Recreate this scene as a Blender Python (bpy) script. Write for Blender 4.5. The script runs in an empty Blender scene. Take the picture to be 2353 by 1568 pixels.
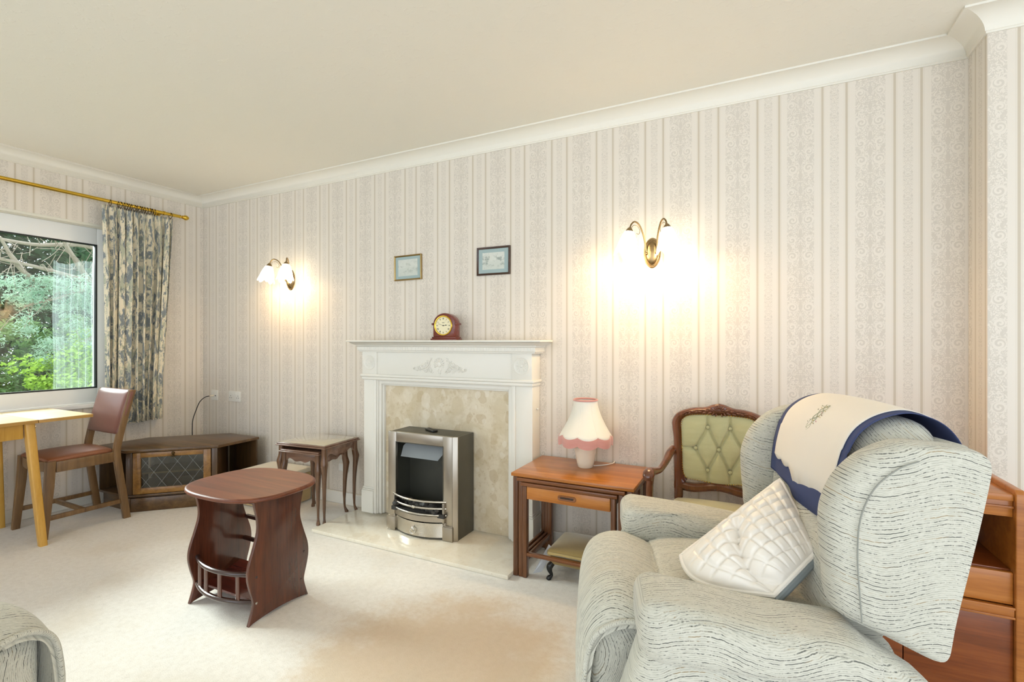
# Sitting room with marble fireplace, wing armchair and garden window (Blender 4.5)
from math import radians
SKY, SUN, LAMP, EXPO = 1.9, 10.0, 2.1, 0.45
C2LOC, C2ROT = (2.535, -2.395, 0), radians(292)
import bpy, bmesh, math, random
from math import sin, cos, pi, radians, sqrt, atan2
from mathutils import Vector, Matrix, Euler, noise as mnoise
random.seed(7)
S = bpy.context.scene
COL = S.collection

# ------------------------------------------------------------------ objects
def tag(o, label=None, cat=None, group=None, kind=None):
    if label: o['label'] = label
    if cat: o['category'] = cat
    if group: o['group'] = group
    if kind: o['kind'] = kind
    return o

def thing(name, label, cat, loc=(0, 0, 0), rz=0.0, group=None):
    o = bpy.data.objects.new(name, None)
    o.empty_display_size = 0.05
    COL.objects.link(o)
    o.location = loc
    o.rotation_euler = (0, 0, rz)
    return tag(o, label, cat, group)

def obj(name, bm, mat, parent=None, smooth=True, angle=35, label=None):
    bmesh.ops.recalc_face_normals(bm, faces=bm.faces)
    a = radians(angle)
    for f in bm.faces: f.smooth = smooth
    if smooth:
        for e in bm.edges:
            if len(e.link_faces) == 2:
                if e.calc_face_angle(0) > a: e.smooth = False
    me = bpy.data.meshes.new(name)
    bm.to_mesh(me); bm.free()
    for m in (mat if isinstance(mat, (list, tuple)) else [mat]): me.materials.append(m)
    o = bpy.data.objects.new(name, me)
    COL.objects.link(o)
    if parent: o.parent = parent
    if label: o['label'] = label
    return o

def struct(name, bm, mat, parent=None, **k):
    o = obj(name, bm, mat, parent, **k)
    if parent is None: o['kind'] = 'structure'
    return o

def dup(root, name=None, label=None, loc=None, rz=None):
    def rec(o, par):
        c = o.copy(); COL.objects.link(c)
        if par is not None: c.parent = par
        for ch in list(o.children): rec(ch, c)
        return c
    r = rec(root, None)
    if label: r['label'] = label
    if loc is not None: r.location = loc
    if rz is not None: r.rotation_euler = (0, 0, rz)
    return r

# ------------------------------------------------------------------ mesh bits
def B(): return bmesh.new()

def merge(dst, src, M=None):
    if M is not None: bmesh.ops.transform(src, matrix=M, verts=src.verts)
    me = bpy.data.meshes.new('tmp'); src.to_mesh(me); src.free()
    dst.from_mesh(me); bpy.data.meshes.remove(me)
    return dst

def box(bm, x0, x1, y0, y1, z0, z1, b=0.003, seg=2, M=None):
    t = B(); bmesh.ops.create_cube(t, size=1)
    for v in t.verts:
        v.co = Vector((x0 if v.co.x < 0 else x1, y0 if v.co.y < 0 else y1, z0 if v.co.z < 0 else z1))
    bmesh.ops.recalc_face_normals(t, faces=t.faces)
    if b > 0:
        b = min(b, 0.49*min(abs(x1-x0), abs(y1-y0), abs(z1-z0)))
        bmesh.ops.bevel(t, geom=list(t.edges), offset=b, segments=seg, affect='EDGES', profile=0.5)
    return merge(bm, t, M)

def loft(bm, rings, cap=True, closed=True, loop=False):
    R = [[bm.verts.new(p) for p in r] for r in rings]
    n = len(R[0]); m = len(R)
    for i in range(m if loop else m-1):
        a, b = R[i], R[(i+1) % m]
        for j in range(n if closed else n-1):
            k = (j+1) % n
            try: bm.faces.new((a[j], a[k], b[k], b[j]))
            except ValueError: pass
    if cap and closed and not loop:
        try: bm.faces.new(R[0]); bm.faces.new(R[-1][::-1])
        except ValueError: pass
    return bm

def spl(pts, n=6, closed=False):
    P = [Vector(p) for p in pts]; out = []
    m = len(P)
    rng = m if closed else m-1
    for i in range(rng):
        if closed: p0, p1, p2, p3 = P[i-1], P[i], P[(i+1) % m], P[(i+2) % m]
        else: p0, p1, p2, p3 = P[max(i-1, 0)], P[i], P[i+1], P[min(i+2, m-1)]
        for k in range(n):
            t = k/n
            out.append(0.5*((2*p1)+(p2-p0)*t+(2*p0-5*p1+4*p2-p3)*t*t+(3*p1-p0-3*p2+p3)*t**3))
    if not closed: out.append(P[-1].copy())
    return out

def tube(bm, path, r, n=10, cap=True, loop=False, flat=1.0):
    P = [Vector(p) for p in path]; m = len(P)
    rr = r if isinstance(r, (list, tuple)) else [r]*m
    T = []
    for i in range(m):
        if loop: d = P[(i+1) % m]-P[i-1]
        else: d = P[min(i+1, m-1)]-P[max(i-1, 0)]
        T.append(d.normalized())
    up = Vector((0, 0, 1))
    if abs(T[0].dot(up)) > .95: up = Vector((0, 1, 0))
    x = T[0].cross(up).normalized(); rings = []
    for i in range(m):
        x = (x-T[i]*x.dot(T[i])).normalized(); y = T[i].cross(x)
        rings.append([P[i]+x*cos(2*pi*k/n)*rr[i]+y*sin(2*pi*k/n)*rr[i]*flat for k in range(n)])
    return loft(bm, rings, cap=cap, loop=loop)

def lathe(bm, prof, n=32, c=(0, 0, 0), M=None, fr=None, loop=False):
    t = B(); rings = []
    for i, (r, z) in enumerate(prof):
        rings.append([Vector(((fr(k/n, i) if fr else 1)*r*cos(2*pi*k/n)+c[0], (fr(k/n, i) if fr else 1)*r*sin(2*pi*k/n)+c[1], z+c[2])) for k in range(n)])
    loft(t, rings, loop=loop)
    return merge(bm, t, M)

def sphere(bm, c, r, u=12, v=8, sc=(1, 1, 1)):
    t = B(); bmesh.ops.create_uvsphere(t, u_segments=u, v_segments=v, radius=r)
    return merge(bm, t, Matrix.Translation(c) @ Matrix.Diagonal((*sc, 1)))

def prism(bm, poly, a, b, plane='xy', bev=0.0, seg=2, M=None):
    """extrude a polygon drawn in a plane from a to b along the third axis"""
    t = B()
    def P(p, d):
        if plane == 'xy': return Vector((p[0], p[1], d))
        if plane == 'xz': return Vector((p[0], d, p[1]))
        return Vector((d, p[0], p[1]))
    lo = [t.verts.new(P(p, a)) for p in poly]; hi = [t.verts.new(P(p, b)) for p in poly]
    n = len(poly)
    t.faces.new(lo[::-1]); t.faces.new(hi)
    for i in range(n): t.faces.new((lo[i], lo[(i+1) % n], hi[(i+1) % n], hi[i]))
    bmesh.ops.recalc_face_normals(t, faces=t.faces)
    if bev > 0:
        es = [e for e in t.edges if len(e.link_faces) == 2 and e.calc_face_angle(0) > radians(30)]
        bmesh.ops.bevel(t, geom=es, offset=bev, segments=seg, affect='EDGES', profile=0.5)
    return merge(bm, t, M)

def softbox(bm, lo, hi, r, n=14, fn=None):
    """upholstered block: finely divided rounded box, then bent by fn"""
    lo, hi = Vector(lo), Vector(hi); t = B()
    r = min(r, 0.499*min(hi[k]-lo[k] for k in range(3)))
    bmesh.ops.create_cube(t, size=2)
    bmesh.ops.subdivide_edges(t, edges=list(t.edges), cuts=n, use_grid_fill=True)
    for v in t.verts:
        q = []
        for k in range(3):
            s = v.co[k]; s = math.copysign(1-(1-abs(s))**1.25, s)      # denser towards the edges
            q.append((lo[k]+hi[k])/2 + s*(hi[k]-lo[k])/2)
        c = Vector([min(max(q[k], lo[k]+r), hi[k]-r) for k in range(3)])
        d = Vector(q)-c
        v.co = c + d.normalized()*r
    if fn:
        for v in t.verts: v.co = fn(v.co.copy())
    return merge(bm, t)

def set_uv(o, fn):
    me = o.data
    uv = me.uv_layers.new(name='UVMap')
    for poly in me.polygons:
        nrm = poly.normal
        for li in poly.loop_indices:
            uv.data[li].uv = fn(me.vertices[me.loops[li].vertex_index].co, nrm)

def solidify(o, th, off=0):
    m = o.modifiers.new('thickness', 'SOLIDIFY'); m.thickness = th; m.offset = off
    return o

def subsurf(o, lv=1):
    m = o.modifiers.new('smooth', 'SUBSURF'); m.levels = lv; m.render_levels = lv
    return o

def rrect(w, h, r, n=6, cx=0, cy=0):
    out = []
    for (sx, sy, a0) in ((1, 1, 0), (-1, 1, pi/2), (-1, -1, pi), (1, -1, 3*pi/2)):
        for k in range(n+1):
            a = a0+pi/2*k/n
            out.append((cx+sx*(w/2-r)+r*cos(a), cy+sy*(h/2-r)+r*sin(a)))
    return out

# ------------------------------------------------------------------ materials
def srgb(r, g, b):
    f = lambda c: (c/255/12.92 if c/255 <= .04045 else ((c/255+.055)/1.055)**2.4)
    return (f(r), f(g), f(b), 1)

class NT:
    def __init__(s, name):
        s.m = bpy.data.materials.new(name); s.m.use_nodes = True
        s.t = s.m.node_tree; s.t.nodes.clear()
        s.out = s.t.nodes.new('ShaderNodeOutputMaterial')
        s.b = s.t.nodes.new('ShaderNodeBsdfPrincipled')
        s.t.links.new(s.b.outputs[0], s.out.inputs[0])
    def n(s, typ, **k):
        d = s.t.nodes.new(typ)
        for a, v in k.items(): setattr(d, a, v)
        return d
    def put(s, sock, v):
        if isinstance(v, bpy.types.NodeSocket): s.t.links.new(v, sock)
        elif v is not None: sock.default_value = v
    def set(s, **k):
        names = dict(color='Base Color', rough='Roughness', metal='Metallic', normal='Normal', emit='Emission Color', estr='Emission Strength', trans='Transmission Weight', ior='IOR', alpha='Alpha', sheen='Sheen Weight', coat='Coat Weight', spec='Specular IOR Level', sss='Subsurface Weight')
        for a, v in k.items(): s.put(s.b.inputs[names[a]], v)
        return s
    def math(s, op, a, b=None, c=None, clamp=False):
        d = s.n('ShaderNodeMath', operation=op, use_clamp=clamp)
        s.put(d.inputs[0], a); s.put(d.inputs[1], b); s.put(d.inputs[2], c)
        return d.outputs[0]
    def coord(s, kind='Object'): return s.n('ShaderNodeTexCoord').outputs[kind]
    def sep(s, v):
        d = s.n('ShaderNodeSeparateXYZ'); s.put(d.inputs[0], v); return d.outputs
    def comb(s, x=0., y=0., z=0.):
        d = s.n('ShaderNodeCombineXYZ')
        for i, v in enumerate((x, y, z)): s.put(d.inputs[i], v)
        return d.outputs[0]
    def mapping(s, v, scale=(1, 1, 1), loc=(0, 0, 0), rot=(0, 0, 0)):
        d = s.n('ShaderNodeMapping'); s.put(d.inputs['Vector'], v)
        d.inputs['Scale'].default_value = scale; d.inputs['Location'].default_value = loc; d.inputs['Rotation'].default_value = rot
        return d.outputs[0]
    def noise(s, v, scale=5., detail=3., rough=.5, dist=0., col=False):
        d = s.n('ShaderNodeTexNoise'); s.put(d.inputs['Vector'], v)
        d.inputs['Scale'].default_value = scale; d.inputs['Detail'].default_value = detail
        d.inputs['Roughness'].default_value = rough; d.inputs['Distortion'].default_value = dist
        return d.outputs['Color' if col else 'Fac']
    def voro(s, v, scale=5., feat='F1', out='Distance', rnd=1.):
        d = s.n('ShaderNodeTexVoronoi', feature=feat); s.put(d.inputs['Vector'], v)
        d.inputs['Scale'].default_value = scale; d.inputs['Randomness'].default_value = rnd
        return d.outputs[out]
    def step(s, v, a, b):
        d = s.n('ShaderNodeMapRange', interpolation_type='SMOOTHSTEP'); s.put(d.inputs[0], v)
        s.put(d.inputs[1], a); s.put(d.inputs[2], b)
        return d.outputs[0]
    def ramp(s, v, stops):
        d = s.n('ShaderNodeValToRGB'); s.put(d.inputs[0], v)
        e = d.color_ramp.elements
        while len(e) < len(stops): e.new(.5)
        for x, (p, c) in zip(e, stops): x.position = p; x.color = c
        return d.outputs[0]
    def mix(s, f, a, b, blend='MIX'):
        d = s.n('ShaderNodeMix', data_type='RGBA', blend_type=blend)
        s.put(d.inputs[0], f); s.put(d.inputs[6], a); s.put(d.inputs[7], b)
        return d.outputs[2]
    def vadd(s, a, b, op='ADD'):
        d = s.n('ShaderNodeVectorMath', operation=op); s.put(d.inputs[0], a); s.put(d.inputs[1], b)
        return d.outputs[0]
    def vscale(s, a, f):
        d = s.n('ShaderNodeVectorMath', operation='SCALE'); s.put(d.inputs[0], a); s.put(d.inputs[3], f)
        return d.outputs[0]
    def bump(s, h, strength=.3, dist=.01):
        d = s.n('ShaderNodeBump'); d.inputs['Strength'].default_value = strength; d.inputs['Distance'].default_value = dist
        s.put(d.inputs['Height'], h); s.set(normal=d.outputs[0]); return s

def plain(name, col, rough=.5, metal=0., bump=0., bscale=200., **k):
    m = NT(name); c = m.coord()
    nz = m.noise(c, 14., 3.)
    m.set(color=m.mix(m.math('MULTIPLY', nz, .12), col, tuple(x*.8 for x in col[:3])+(1,)), rough=rough, metal=metal, **k)
    if bump: m.bump(m.noise(c, bscale, 2.), bump, .002)
    return m.m

def wood(name, dark, mid, light, axis='x', rough=.35, scale=1., grain=1., coat=.15):
    m = NT(name); c = m.coord()
    sc = {'x': (1.2, 16, 16), 'y': (16, 1.2, 16), 'z': (16, 16, 1.2)}[axis]
    v = m.mapping(c, tuple(q*scale for q in sc))
    n1 = m.noise(v, 1.6, 5., .6, .6)
    n2 = m.noise(m.mapping(c, tuple(q*scale*5 for q in sc)), 2.2, 3., .6)
    f = m.math('ADD', m.math('MULTIPLY', n1, .75), m.math('MULTIPLY', n2, .25*grain))
    col = m.ramp(f, [(.3, dark), (.5, mid), (.72, light)])
    m.set(color=col, rough=rough, coat=coat)
    m.bump(n2, .08, .001)
    return m.m

def metal(name, col, rough=.3, brushed=None):
    m = NT(name); c = m.coord()
    m.set(color=col, metal=1., rough=rough)
    if brushed:
        sc = {'x': (6, 900, 900), 'z': (900, 900, 6)}[brushed]
        nz = m.noise(m.mapping(c, sc), 1., 2.)
        m.set(rough=m.math('ADD', m.math('MULTIPLY', nz, .18), rough-.08))
        m.bump(nz, .05, .0005)
    else:
        m.set(rough=m.math('ADD', m.math('MULTIPLY', m.noise(c, 40.), .1), rough-.05))
    return m.m
# ================================================================== MATERIALS
def wallpaper(name, axis, x0, dark=1.0):
    """damask bands between satin stripes; x0 = where a narrow band begins along the wall"""
    m = NT(name); co = m.sep(m.coord()); P = 0.2613
    X = m.math('SUBTRACT', co[axis], x0); Z = co[2]
    xm = m.math('FLOORED_MODULO', X, P)
    def ab(v, c): return m.math('ABSOLUTE', m.math('SUBTRACT', v, c))
    dl = m.math('MINIMUM', m.math('MINIMUM', xm, ab(xm, .0905)), ab(xm, P))
    line = m.math('SUBTRACT', 1., m.step(dl, .0035, .0055))
    edge = m.math('SUBTRACT', 1., m.step(ab(dl, .0085), .001, .0025))
    # broad band, mirrored about its middle
    a = ab(xm, .176); band = m.math('SUBTRACT', 1., m.step(a, .052, .055))
    R = 0.40; z = m.math('FLOORED_MODULO', m.math('ADD', Z, .1), R)
    ang = m.math('MULTIPLY', Z, 2*pi/R)
    # leaf-like mirrored field that repeats every R up the wall
    vec = m.comb(m.math('MULTIPLY', a, 58.), m.math('MULTIPLY', m.math('SINE', ang), 3.2), m.math('MULTIPLY', m.math('COSINE', ang), 3.2))
    f1 = m.noise(vec, 1.2, 1.2, .5, 1.0)
    rib = m.math('SINE', m.math('MULTIPLY', f1, 26.))
    leaf = m.step(rib, -.3, .1)
    pat = leaf
    for (ca, cz, rad, sg, ph) in ((.032, .050, .019, 1, .6), (.034, .125, .015, -1, 2.), (.031, .215, .020, 1, 3.4), (.035, .345, .015, 1, 5.)):
        dx = m.math('SUBTRACT', a, ca); dz = m.math('SUBTRACT', z, cz)
        r = m.math('SQRT', m.math('ADD', m.math('MULTIPLY', dx, dx), m.math('MULTIPLY', dz, dz)))
        th = m.math('MULTIPLY', m.math('ARCTAN2', dz, dx), sg)
        s = m.math('SINE', m.math('ADD', m.math('ADD', th, m.math('MULTIPLY', r, 420.)), ph))
        s = m.step(s, -.25, .1)
        ins = m.math('SUBTRACT', 1., m.step(r, rad-.003, rad))
        halo = m.math('SUBTRACT', 1., m.step(r, rad, rad+.004))
        pat = m.math('ADD', m.math('MULTIPLY', pat, m.math('SUBTRACT', 1., halo)), m.math('MULTIPLY', s, ins))
    # stem and palmette down the middle
    stem = m.math('SUBTRACT', 1., m.step(m.math('ADD', a, m.math('MULTIPLY', m.math('SINE', m.math('MULTIPLY', Z, 2*pi/.0667)), .004)), .003, .005))
    pat = m.math('MULTIPLY', m.math('MAXIMUM', pat, stem), band)
    # narrow band
    a2 = ab(xm, .04525); band2 = m.math('SUBTRACT', 1., m.step(a2, .016, .018))
    an2 = m.math('MULTIPLY', Z, 2*pi/.1)
    v2 = m.comb(m.math('MULTIPLY', a2, 130.), m.math('MULTIPLY', m.math('SINE', an2), 1.3), m.math('MULTIPLY', m.math('COSINE', an2), 1.3))
    p2 = m.math('MULTIPLY', m.step(m.math('SINE', m.math('MULTIPLY', m.noise(v2, 1.2, 1., .5, .5), 26.)), -.1, .3), band2)
    pat = m.math('MAXIMUM', pat, p2)
    g = m.math('MULTIPLY', m.math('ADD', m.noise(m.comb(m.math('MULTIPLY', co[axis], 900.), m.math('MULTIPLY', Z, 60.), 0.), 1., 2.), 0.), .05)
    base = srgb(229, 221, 209); fig = srgb(213, 205, 193); ln = srgb(201, 189, 169)
    col = m.mix(m.math('MULTIPLY', pat, .95), base, fig)
    col = m.mix(m.math('MULTIPLY', edge, .35), col, srgb(214, 205, 190))
    col = m.mix(m.math('MULTIPLY', line, .9), col, ln)
    col = m.mix(g, col, srgb(190, 180, 160))
    rough = m.math('ADD', .42, m.math('MULTIPLY', pat, .3))
    m.set(color=col, rough=rough, spec=.35)
    m.bump(m.math('SUBTRACT', m.math('MULTIPLY', pat, .5), line), .12, .0012)
    return m.m

def upholstery(name, amp=.015, lam=.25):
    """pale woven fabric with wavering broken dark rows (follows the UVs: u along the rows)"""
    m = NT(name); uv = m.sep(m.coord('UV')); s, t = uv[0], uv[1]
    low = m.noise(m.comb(m.math('MULTIPLY', s, 3.), m.math('MULTIPLY', t, 3.), 0.), 1., 2.)
    w = m.math('MULTIPLY', m.math('SINE', m.math('ADD', m.math('MULTIPLY', s, 2*pi/lam), m.math('MULTIPLY', low, 3.5))), amp)
    fine = m.math('MULTIPLY', m.noise(m.comb(m.math('MULTIPLY', s, 60.), m.math('MULTIPLY', t, 20.), 0.), 1., 2.), .006)
    tt = m.math('ADD', m.math('ADD', t, w), fine)
    row = m.math('DIVIDE', tt, .0088); ri = m.math('ROUND', row); fr = m.math('ABSOLUTE', m.math('SUBTRACT', row, ri))
    core = m.math('SUBTRACT', 1., m.step(fr, .05, .17))
    d1 = m.noise(m.comb(m.math('MULTIPLY', s, 130.), m.math('MULTIPLY', ri, 7.31), 0.), 1., 2., .7)
    d0 = m.noise(m.comb(m.math('MULTIPLY', s, 9.), m.math('MULTIPLY', ri, 3.17), 5.), 1., 2.)
    dash = m.step(m.math('ADD', m.math('MULTIPLY', d1, .75), m.math('MULTIPLY', d0, .75)), .68, .86)
    tan = m.noise(m.comb(m.math('MULTIPLY', s, 6.), m.math('MULTIPLY', ri, 11.7), 9.), 1., 1.)
    inkc = m.mix(m.step(tan, .56, .66), srgb(70, 73, 70), srgb(158, 138, 104))
    row2 = m.math('MULTIPLY', row, 2.); fr2 = m.math('ABSOLUTE', m.math('SUBTRACT', row2, m.math('ROUND', row2)))
    soft = m.math('MULTIPLY', m.math('SUBTRACT', 1., m.step(fr2, .0, .45)), m.step(m.noise(m.comb(m.math('MULTIPLY', s, 70.), m.math('MULTIPLY', row2, 1.3), 3.), 1., 2.), .35, .6))
    base = m.mix(m.math('MULTIPLY', soft, .7), srgb(207, 205, 192), srgb(171, 170, 157))
    col = m.mix(m.math('MULTIPLY', m.math('MULTIPLY', dash, core), .85), base, inkc)
    m.set(color=col, rough=.95, sheen=.25, spec=.15)
    m.bump(m.math('ADD', m.math('MULTIPLY', soft, -.7), m.math('MULTIPLY', d1, .5)), .35, .003)
    return m.m

M = {}
M['paper_back'] = wallpaper('wallpaper_damask', 0, 4.53)
M['paper_left'] = wallpaper('wallpaper_damask_window', 1, -0.933)
M['paper_right'] = wallpaper('wallpaper_damask_alcove', 0, 5.118-.2613)
M['paper_return'] = wallpaper('wallpaper_damask_return', 1, -0.16)

def ceiling_mat():
    m = NT('ceiling_textured_paint'); c = m.coord()
    n = m.noise(c, 32., 4., .6, .5)
    h = m.step(n, .56, .68)
    m.set(color=srgb(238, 234, 222), rough=.9, spec=.2); m.bump(h, .25, .003); return m.m
M['ceiling'] = ceiling_mat()
M['paint'] = plain('white_gloss_paint', srgb(235, 232, 222), .35)
M['cove'] = plain('cove_emulsion', srgb(238, 234, 222), .7)
M['upvc'] = plain('white_upvc', srgb(242, 243, 242), .3)
M['gasket'] = plain('black_rubber_gasket', srgb(38, 42, 42), .5)
M['plaster'] = plain('reveal_plaster', srgb(232, 229, 215), .8)

def carpet_mat():
    m = NT('beige_carpet'); c = m.coord()
    n1 = m.noise(c, 2.2, 3.); n2 = m.noise(c, 260., 3., .7); n3 = m.noise(c, 40., 4., .7)
    # buff patch in front of the armchair: trodden pile and furniture shadow painted together
    s = m.sep(c)
    dx = m.math('DIVIDE', m.math('SUBTRACT', s[0], 3.24), .52); dy = m.math('DIVIDE', m.math('SUBTRACT', s[1], -1.16), .52)
    d = m.math('ADD', m.math('ADD', m.math('MULTIPLY', dx, dx), m.math('MULTIPLY', dy, dy)), m.math('MULTIPLY', m.math('SUBTRACT', m.noise(c, 5., 4., .65), .5), 1.9))
    worn_shade = m.math('MULTIPLY', m.math('SUBTRACT', 1., m.step(d, .3, 1.25)), .6)
    base = m.ramp(m.math('ADD', m.math('MULTIPLY', n2, .55), m.math('MULTIPLY', n3, .45)), [(.32, srgb(208, 202, 193)), (.5, srgb(226, 221, 213)), (.7, srgb(237, 233, 227))])
    base = m.mix(m.math('MULTIPLY', m.step(n1, .52, .72), .25), base, srgb(203, 186, 158))
    col = m.mix(worn_shade, base, srgb(203, 176, 138))
    m.set(color=col, rough=1., spec=.1, sheen=.2)
    m.bump(m.math('ADD', n2, m.math('MULTIPLY', n3, .4)), .4, .004); return m.m
M['carpet'] = carpet_mat()

def marble(name, a, b, c_, vs, rough):
    m = NT(name); c = m.coord()
    dv = m.vadd(c, m.vscale(m.vadd(m.noise(c, 14., 3., col=True), (.5, .5, .5), 'SUBTRACT'), .05))
    col = m.mix(m.step(m.noise(c, 7., 4., .6, .6), .38, .66), a, b)
    col = m.mix(m.math('MULTIPLY', m.step(m.noise(c, 30., 5., .7), .5, .7), .45), col, c_)
    for sc, lim, tone, amt in ((vs, .36, c_, .5), (vs*1.5, .32, srgb(231, 222, 204), .6), (vs*2.6, .28, c_, .4), (vs*.6, .34, b, .75), (vs*.7, .3, srgb(232, 222, 202), .6)):
        v = m.n('ShaderNodeTexVoronoi'); m.put(v.inputs['Vector'], m.vadd(m.mapping(dv, (1, 1, .8)), (sc, 0, sc))); v.inputs['Scale'].default_value = sc
        pick = m.step(m.sep(v.outputs['Color'])[0], .55, .6)
        blob = m.math('SUBTRACT', 1., m.step(v.outputs['Distance'], lim-.05, lim))
        col = m.mix(m.math('MULTIPLY', m.math('MULTIPLY', blob, pick), amt), col, tone)
    col = m.mix(m.math('MULTIPLY', m.step(m.noise(c, 110., 3.), .68, .74), .5), col, srgb(160, 138, 104))
    m.set(color=col, rough=rough, coat=.2, spec=.5); return m.m
M['marble'] = marble('perlato_marble', srgb(226, 214, 190), srgb(212, 197, 166), srgb(196, 175, 138), 11., .2)
M['marble_hearth'] = marble('cream_marble_hearth', srgb(234, 227, 211), srgb(228, 219, 201), srgb(220, 208, 186), 9., .12)

M['brass'] = metal('polished_brass', srgb(214, 178, 70), .2)
M['old_brass'] = metal('antique_brass', srgb(150, 128, 92), .28)
M['dark_brass'] = metal('dark_brass_ring', srgb(92, 74, 44), .35)
M['steel'] = metal('brushed_nickel', srgb(178, 170, 158), .32, 'z')
M['steel_x'] = metal('brushed_nickel_rail', srgb(205, 200, 190), .25, 'x')
M['chrome'] = metal('bright_chrome', srgb(230, 230, 228), .08)
M['iron'] = plain('dark_grey_enamel', srgb(78, 75, 64), .42)
M['hood'] = plain('grey_hood_enamel', srgb(128, 134, 138), .3)
M['firebox'] = plain('firebox_black', srgb(72, 72, 64), .5)
M['coal'] = plain('coal', srgb(52, 50, 48), .6, bump=.6, bscale=60.)
M['black'] = plain('black_plastic', srgb(20, 20, 20), .3)
M['cable'] = plain('black_cable', srgb(30, 28, 26), .5)
M['white_plastic'] = plain('white_plastic', srgb(232, 230, 222), .35)
M['slot'] = plain('socket_slot', srgb(90, 86, 80), .6)

M['oak'] = wood('dark_oak', srgb(58, 40, 20), srgb(92, 66, 36), srgb(118, 88, 50), 'x', .35)
M['oak_z'] = wood('dark_oak_upright', srgb(52, 36, 20), srgb(82, 58, 32), srgb(106, 78, 44), 'z', .38)
M['oak_mid'] = wood('golden_oak', srgb(104, 70, 28), srgb(140, 98, 44), srgb(166, 122, 60), 'x', .35)
M['oak_chair'] = wood('brown_oak_chair', srgb(86, 62, 36), srgb(116, 86, 52), srgb(140, 108, 68), 'z', .38)
M['mahog'] = wood('mahogany', srgb(64, 32, 20), srgb(92, 48, 30), srgb(116, 62, 38), 'x', .22, coat=.4)
M['mahog_z'] = wood('mahogany_upright', srgb(56, 28, 18), srgb(84, 44, 28), srgb(106, 56, 36), 'z', .25, coat=.35)
M['mahog_top'] = wood('mahogany_top', srgb(82, 38, 20), srgb(106, 54, 30), srgb(130, 72, 40), 'x', .42, coat=.03)
M['mahog_dk'] = plain('mahogany_rail', srgb(52, 30, 24), .2, coat=.5)
M['mahog_red'] = wood('mahogany_base', srgb(70, 20, 14), srgb(96, 32, 22), srgb(112, 42, 28), 'x', .25)
M['walnut'] = wood('walnut_table', srgb(70, 46, 30), srgb(98, 68, 46), srgb(124, 90, 64), 'z', .25, coat=.4)
M['walnut_x'] = wood('walnut_apron', srgb(84, 58, 44), srgb(118, 86, 68), srgb(140, 108, 88), 'x', .25, coat=.4)
M['teak'] = wood('teak_top', srgb(150, 88, 32), srgb(182, 112, 46), srgb(204, 136, 62), 'x', .28, coat=.25)
M['teak_dk'] = wood('teak_leg', srgb(78, 46, 24), srgb(104, 64, 36), srgb(126, 82, 48), 'z', .32, coat=.2)
M['teak_bar'] = wood('teak_rail', srgb(92, 52, 26), srgb(124, 74, 38), srgb(146, 92, 50), 'x', .32, coat=.2)
M['teak_side'] = wood('teak_sideboard', srgb(148, 84, 28), srgb(176, 106, 42), srgb(198, 128, 58), 'x', .3, coat=.25)
M['teak_door'] = wood('teak_sideboard_door', srgb(106, 50, 18), srgb(134, 68, 27), srgb(160, 90, 40), 'x', .3, coat=.2)
M['pine'] = wood('honey_beech', srgb(186, 138, 52), srgb(204, 156, 68), srgb(218, 174, 90), 'z', .35)
M['pine_top'] = wood('pale_beech_top', srgb(214, 184, 128), srgb(226, 200, 148), srgb(236, 214, 168), 'y', .5, coat=.03)
M['pine_edge'] = wood('beech_edge', srgb(160, 118, 56), srgb(180, 138, 70), srgb(196, 154, 84), 'y', .4)
M['cherry'] = wood('carved_cherry', srgb(72, 36, 18), srgb(104, 56, 30), srgb(134, 76, 42), 'z', .22, coat=.5)
M['clockwood'] = wood('clock_mahogany', srgb(84, 30, 18), srgb(112, 42, 26), srgb(134, 56, 34), 'x', .25, coat=.4)

def leather(name, a, b, rough):
    m = NT(name); c = m.coord()
    n = m.noise(c, 9., 3.); v = m.voro(c, 240.)
    m.set(color=m.mix(n, a, b), rough=rough, spec=.5); m.bump(v, .15, .001); return m.m
M['vinyl'] = leather('brown_vinyl', srgb(112, 72, 62), srgb(132, 90, 78), .28)
M['vinyl_seat'] = leather('tan_vinyl_seat', srgb(128, 78, 52), srgb(146, 92, 62), .38)

def velvet(name, a, b):
    m = NT(name); c = m.coord(); n = m.noise(m.mapping(c, (6, 6, 30)), 2., 4., .6)
    m.set(color=m.mix(n, a, b), rough=.85, sheen=.5, spec=.2); m.bump(m.noise(c, 500., 2.), .2, .001); return m.m
M['green_velvet'] = velvet('sage_velvet', srgb(184, 178, 130), srgb(202, 196, 150))
M['gold_velvet'] = velvet('gold_velvet', srgb(136, 114, 66), srgb(164, 142, 90))
M['gold_fringe'] = velvet('gold_fringe', srgb(166, 142, 88), srgb(196, 174, 118))
M['pink'] = velvet('pink_fringe', srgb(206, 142, 132), srgb(222, 164, 152))
M['cream_box'] = velvet('cream_fabric', srgb(226, 214, 188), srgb(234, 224, 202))
M['buff_box'] = velvet('buff_fabric', srgb(186, 158, 106), srgb(200, 172, 122))

def shade_mat():
    m = NT('cream_lampshade_silk'); c = m.coord()
    m.set(color=srgb(243, 237, 222), rough=.8, sheen=.2)
    m.bump(m.noise(m.mapping(c, (300, 300, 8)), 1., 2.), .1, .001)
    return m.m
M['shade'] = shade_mat()
M['ceramic'] = plain('cream_ceramic', srgb(240, 228, 206), .25, coat=.3)

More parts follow.
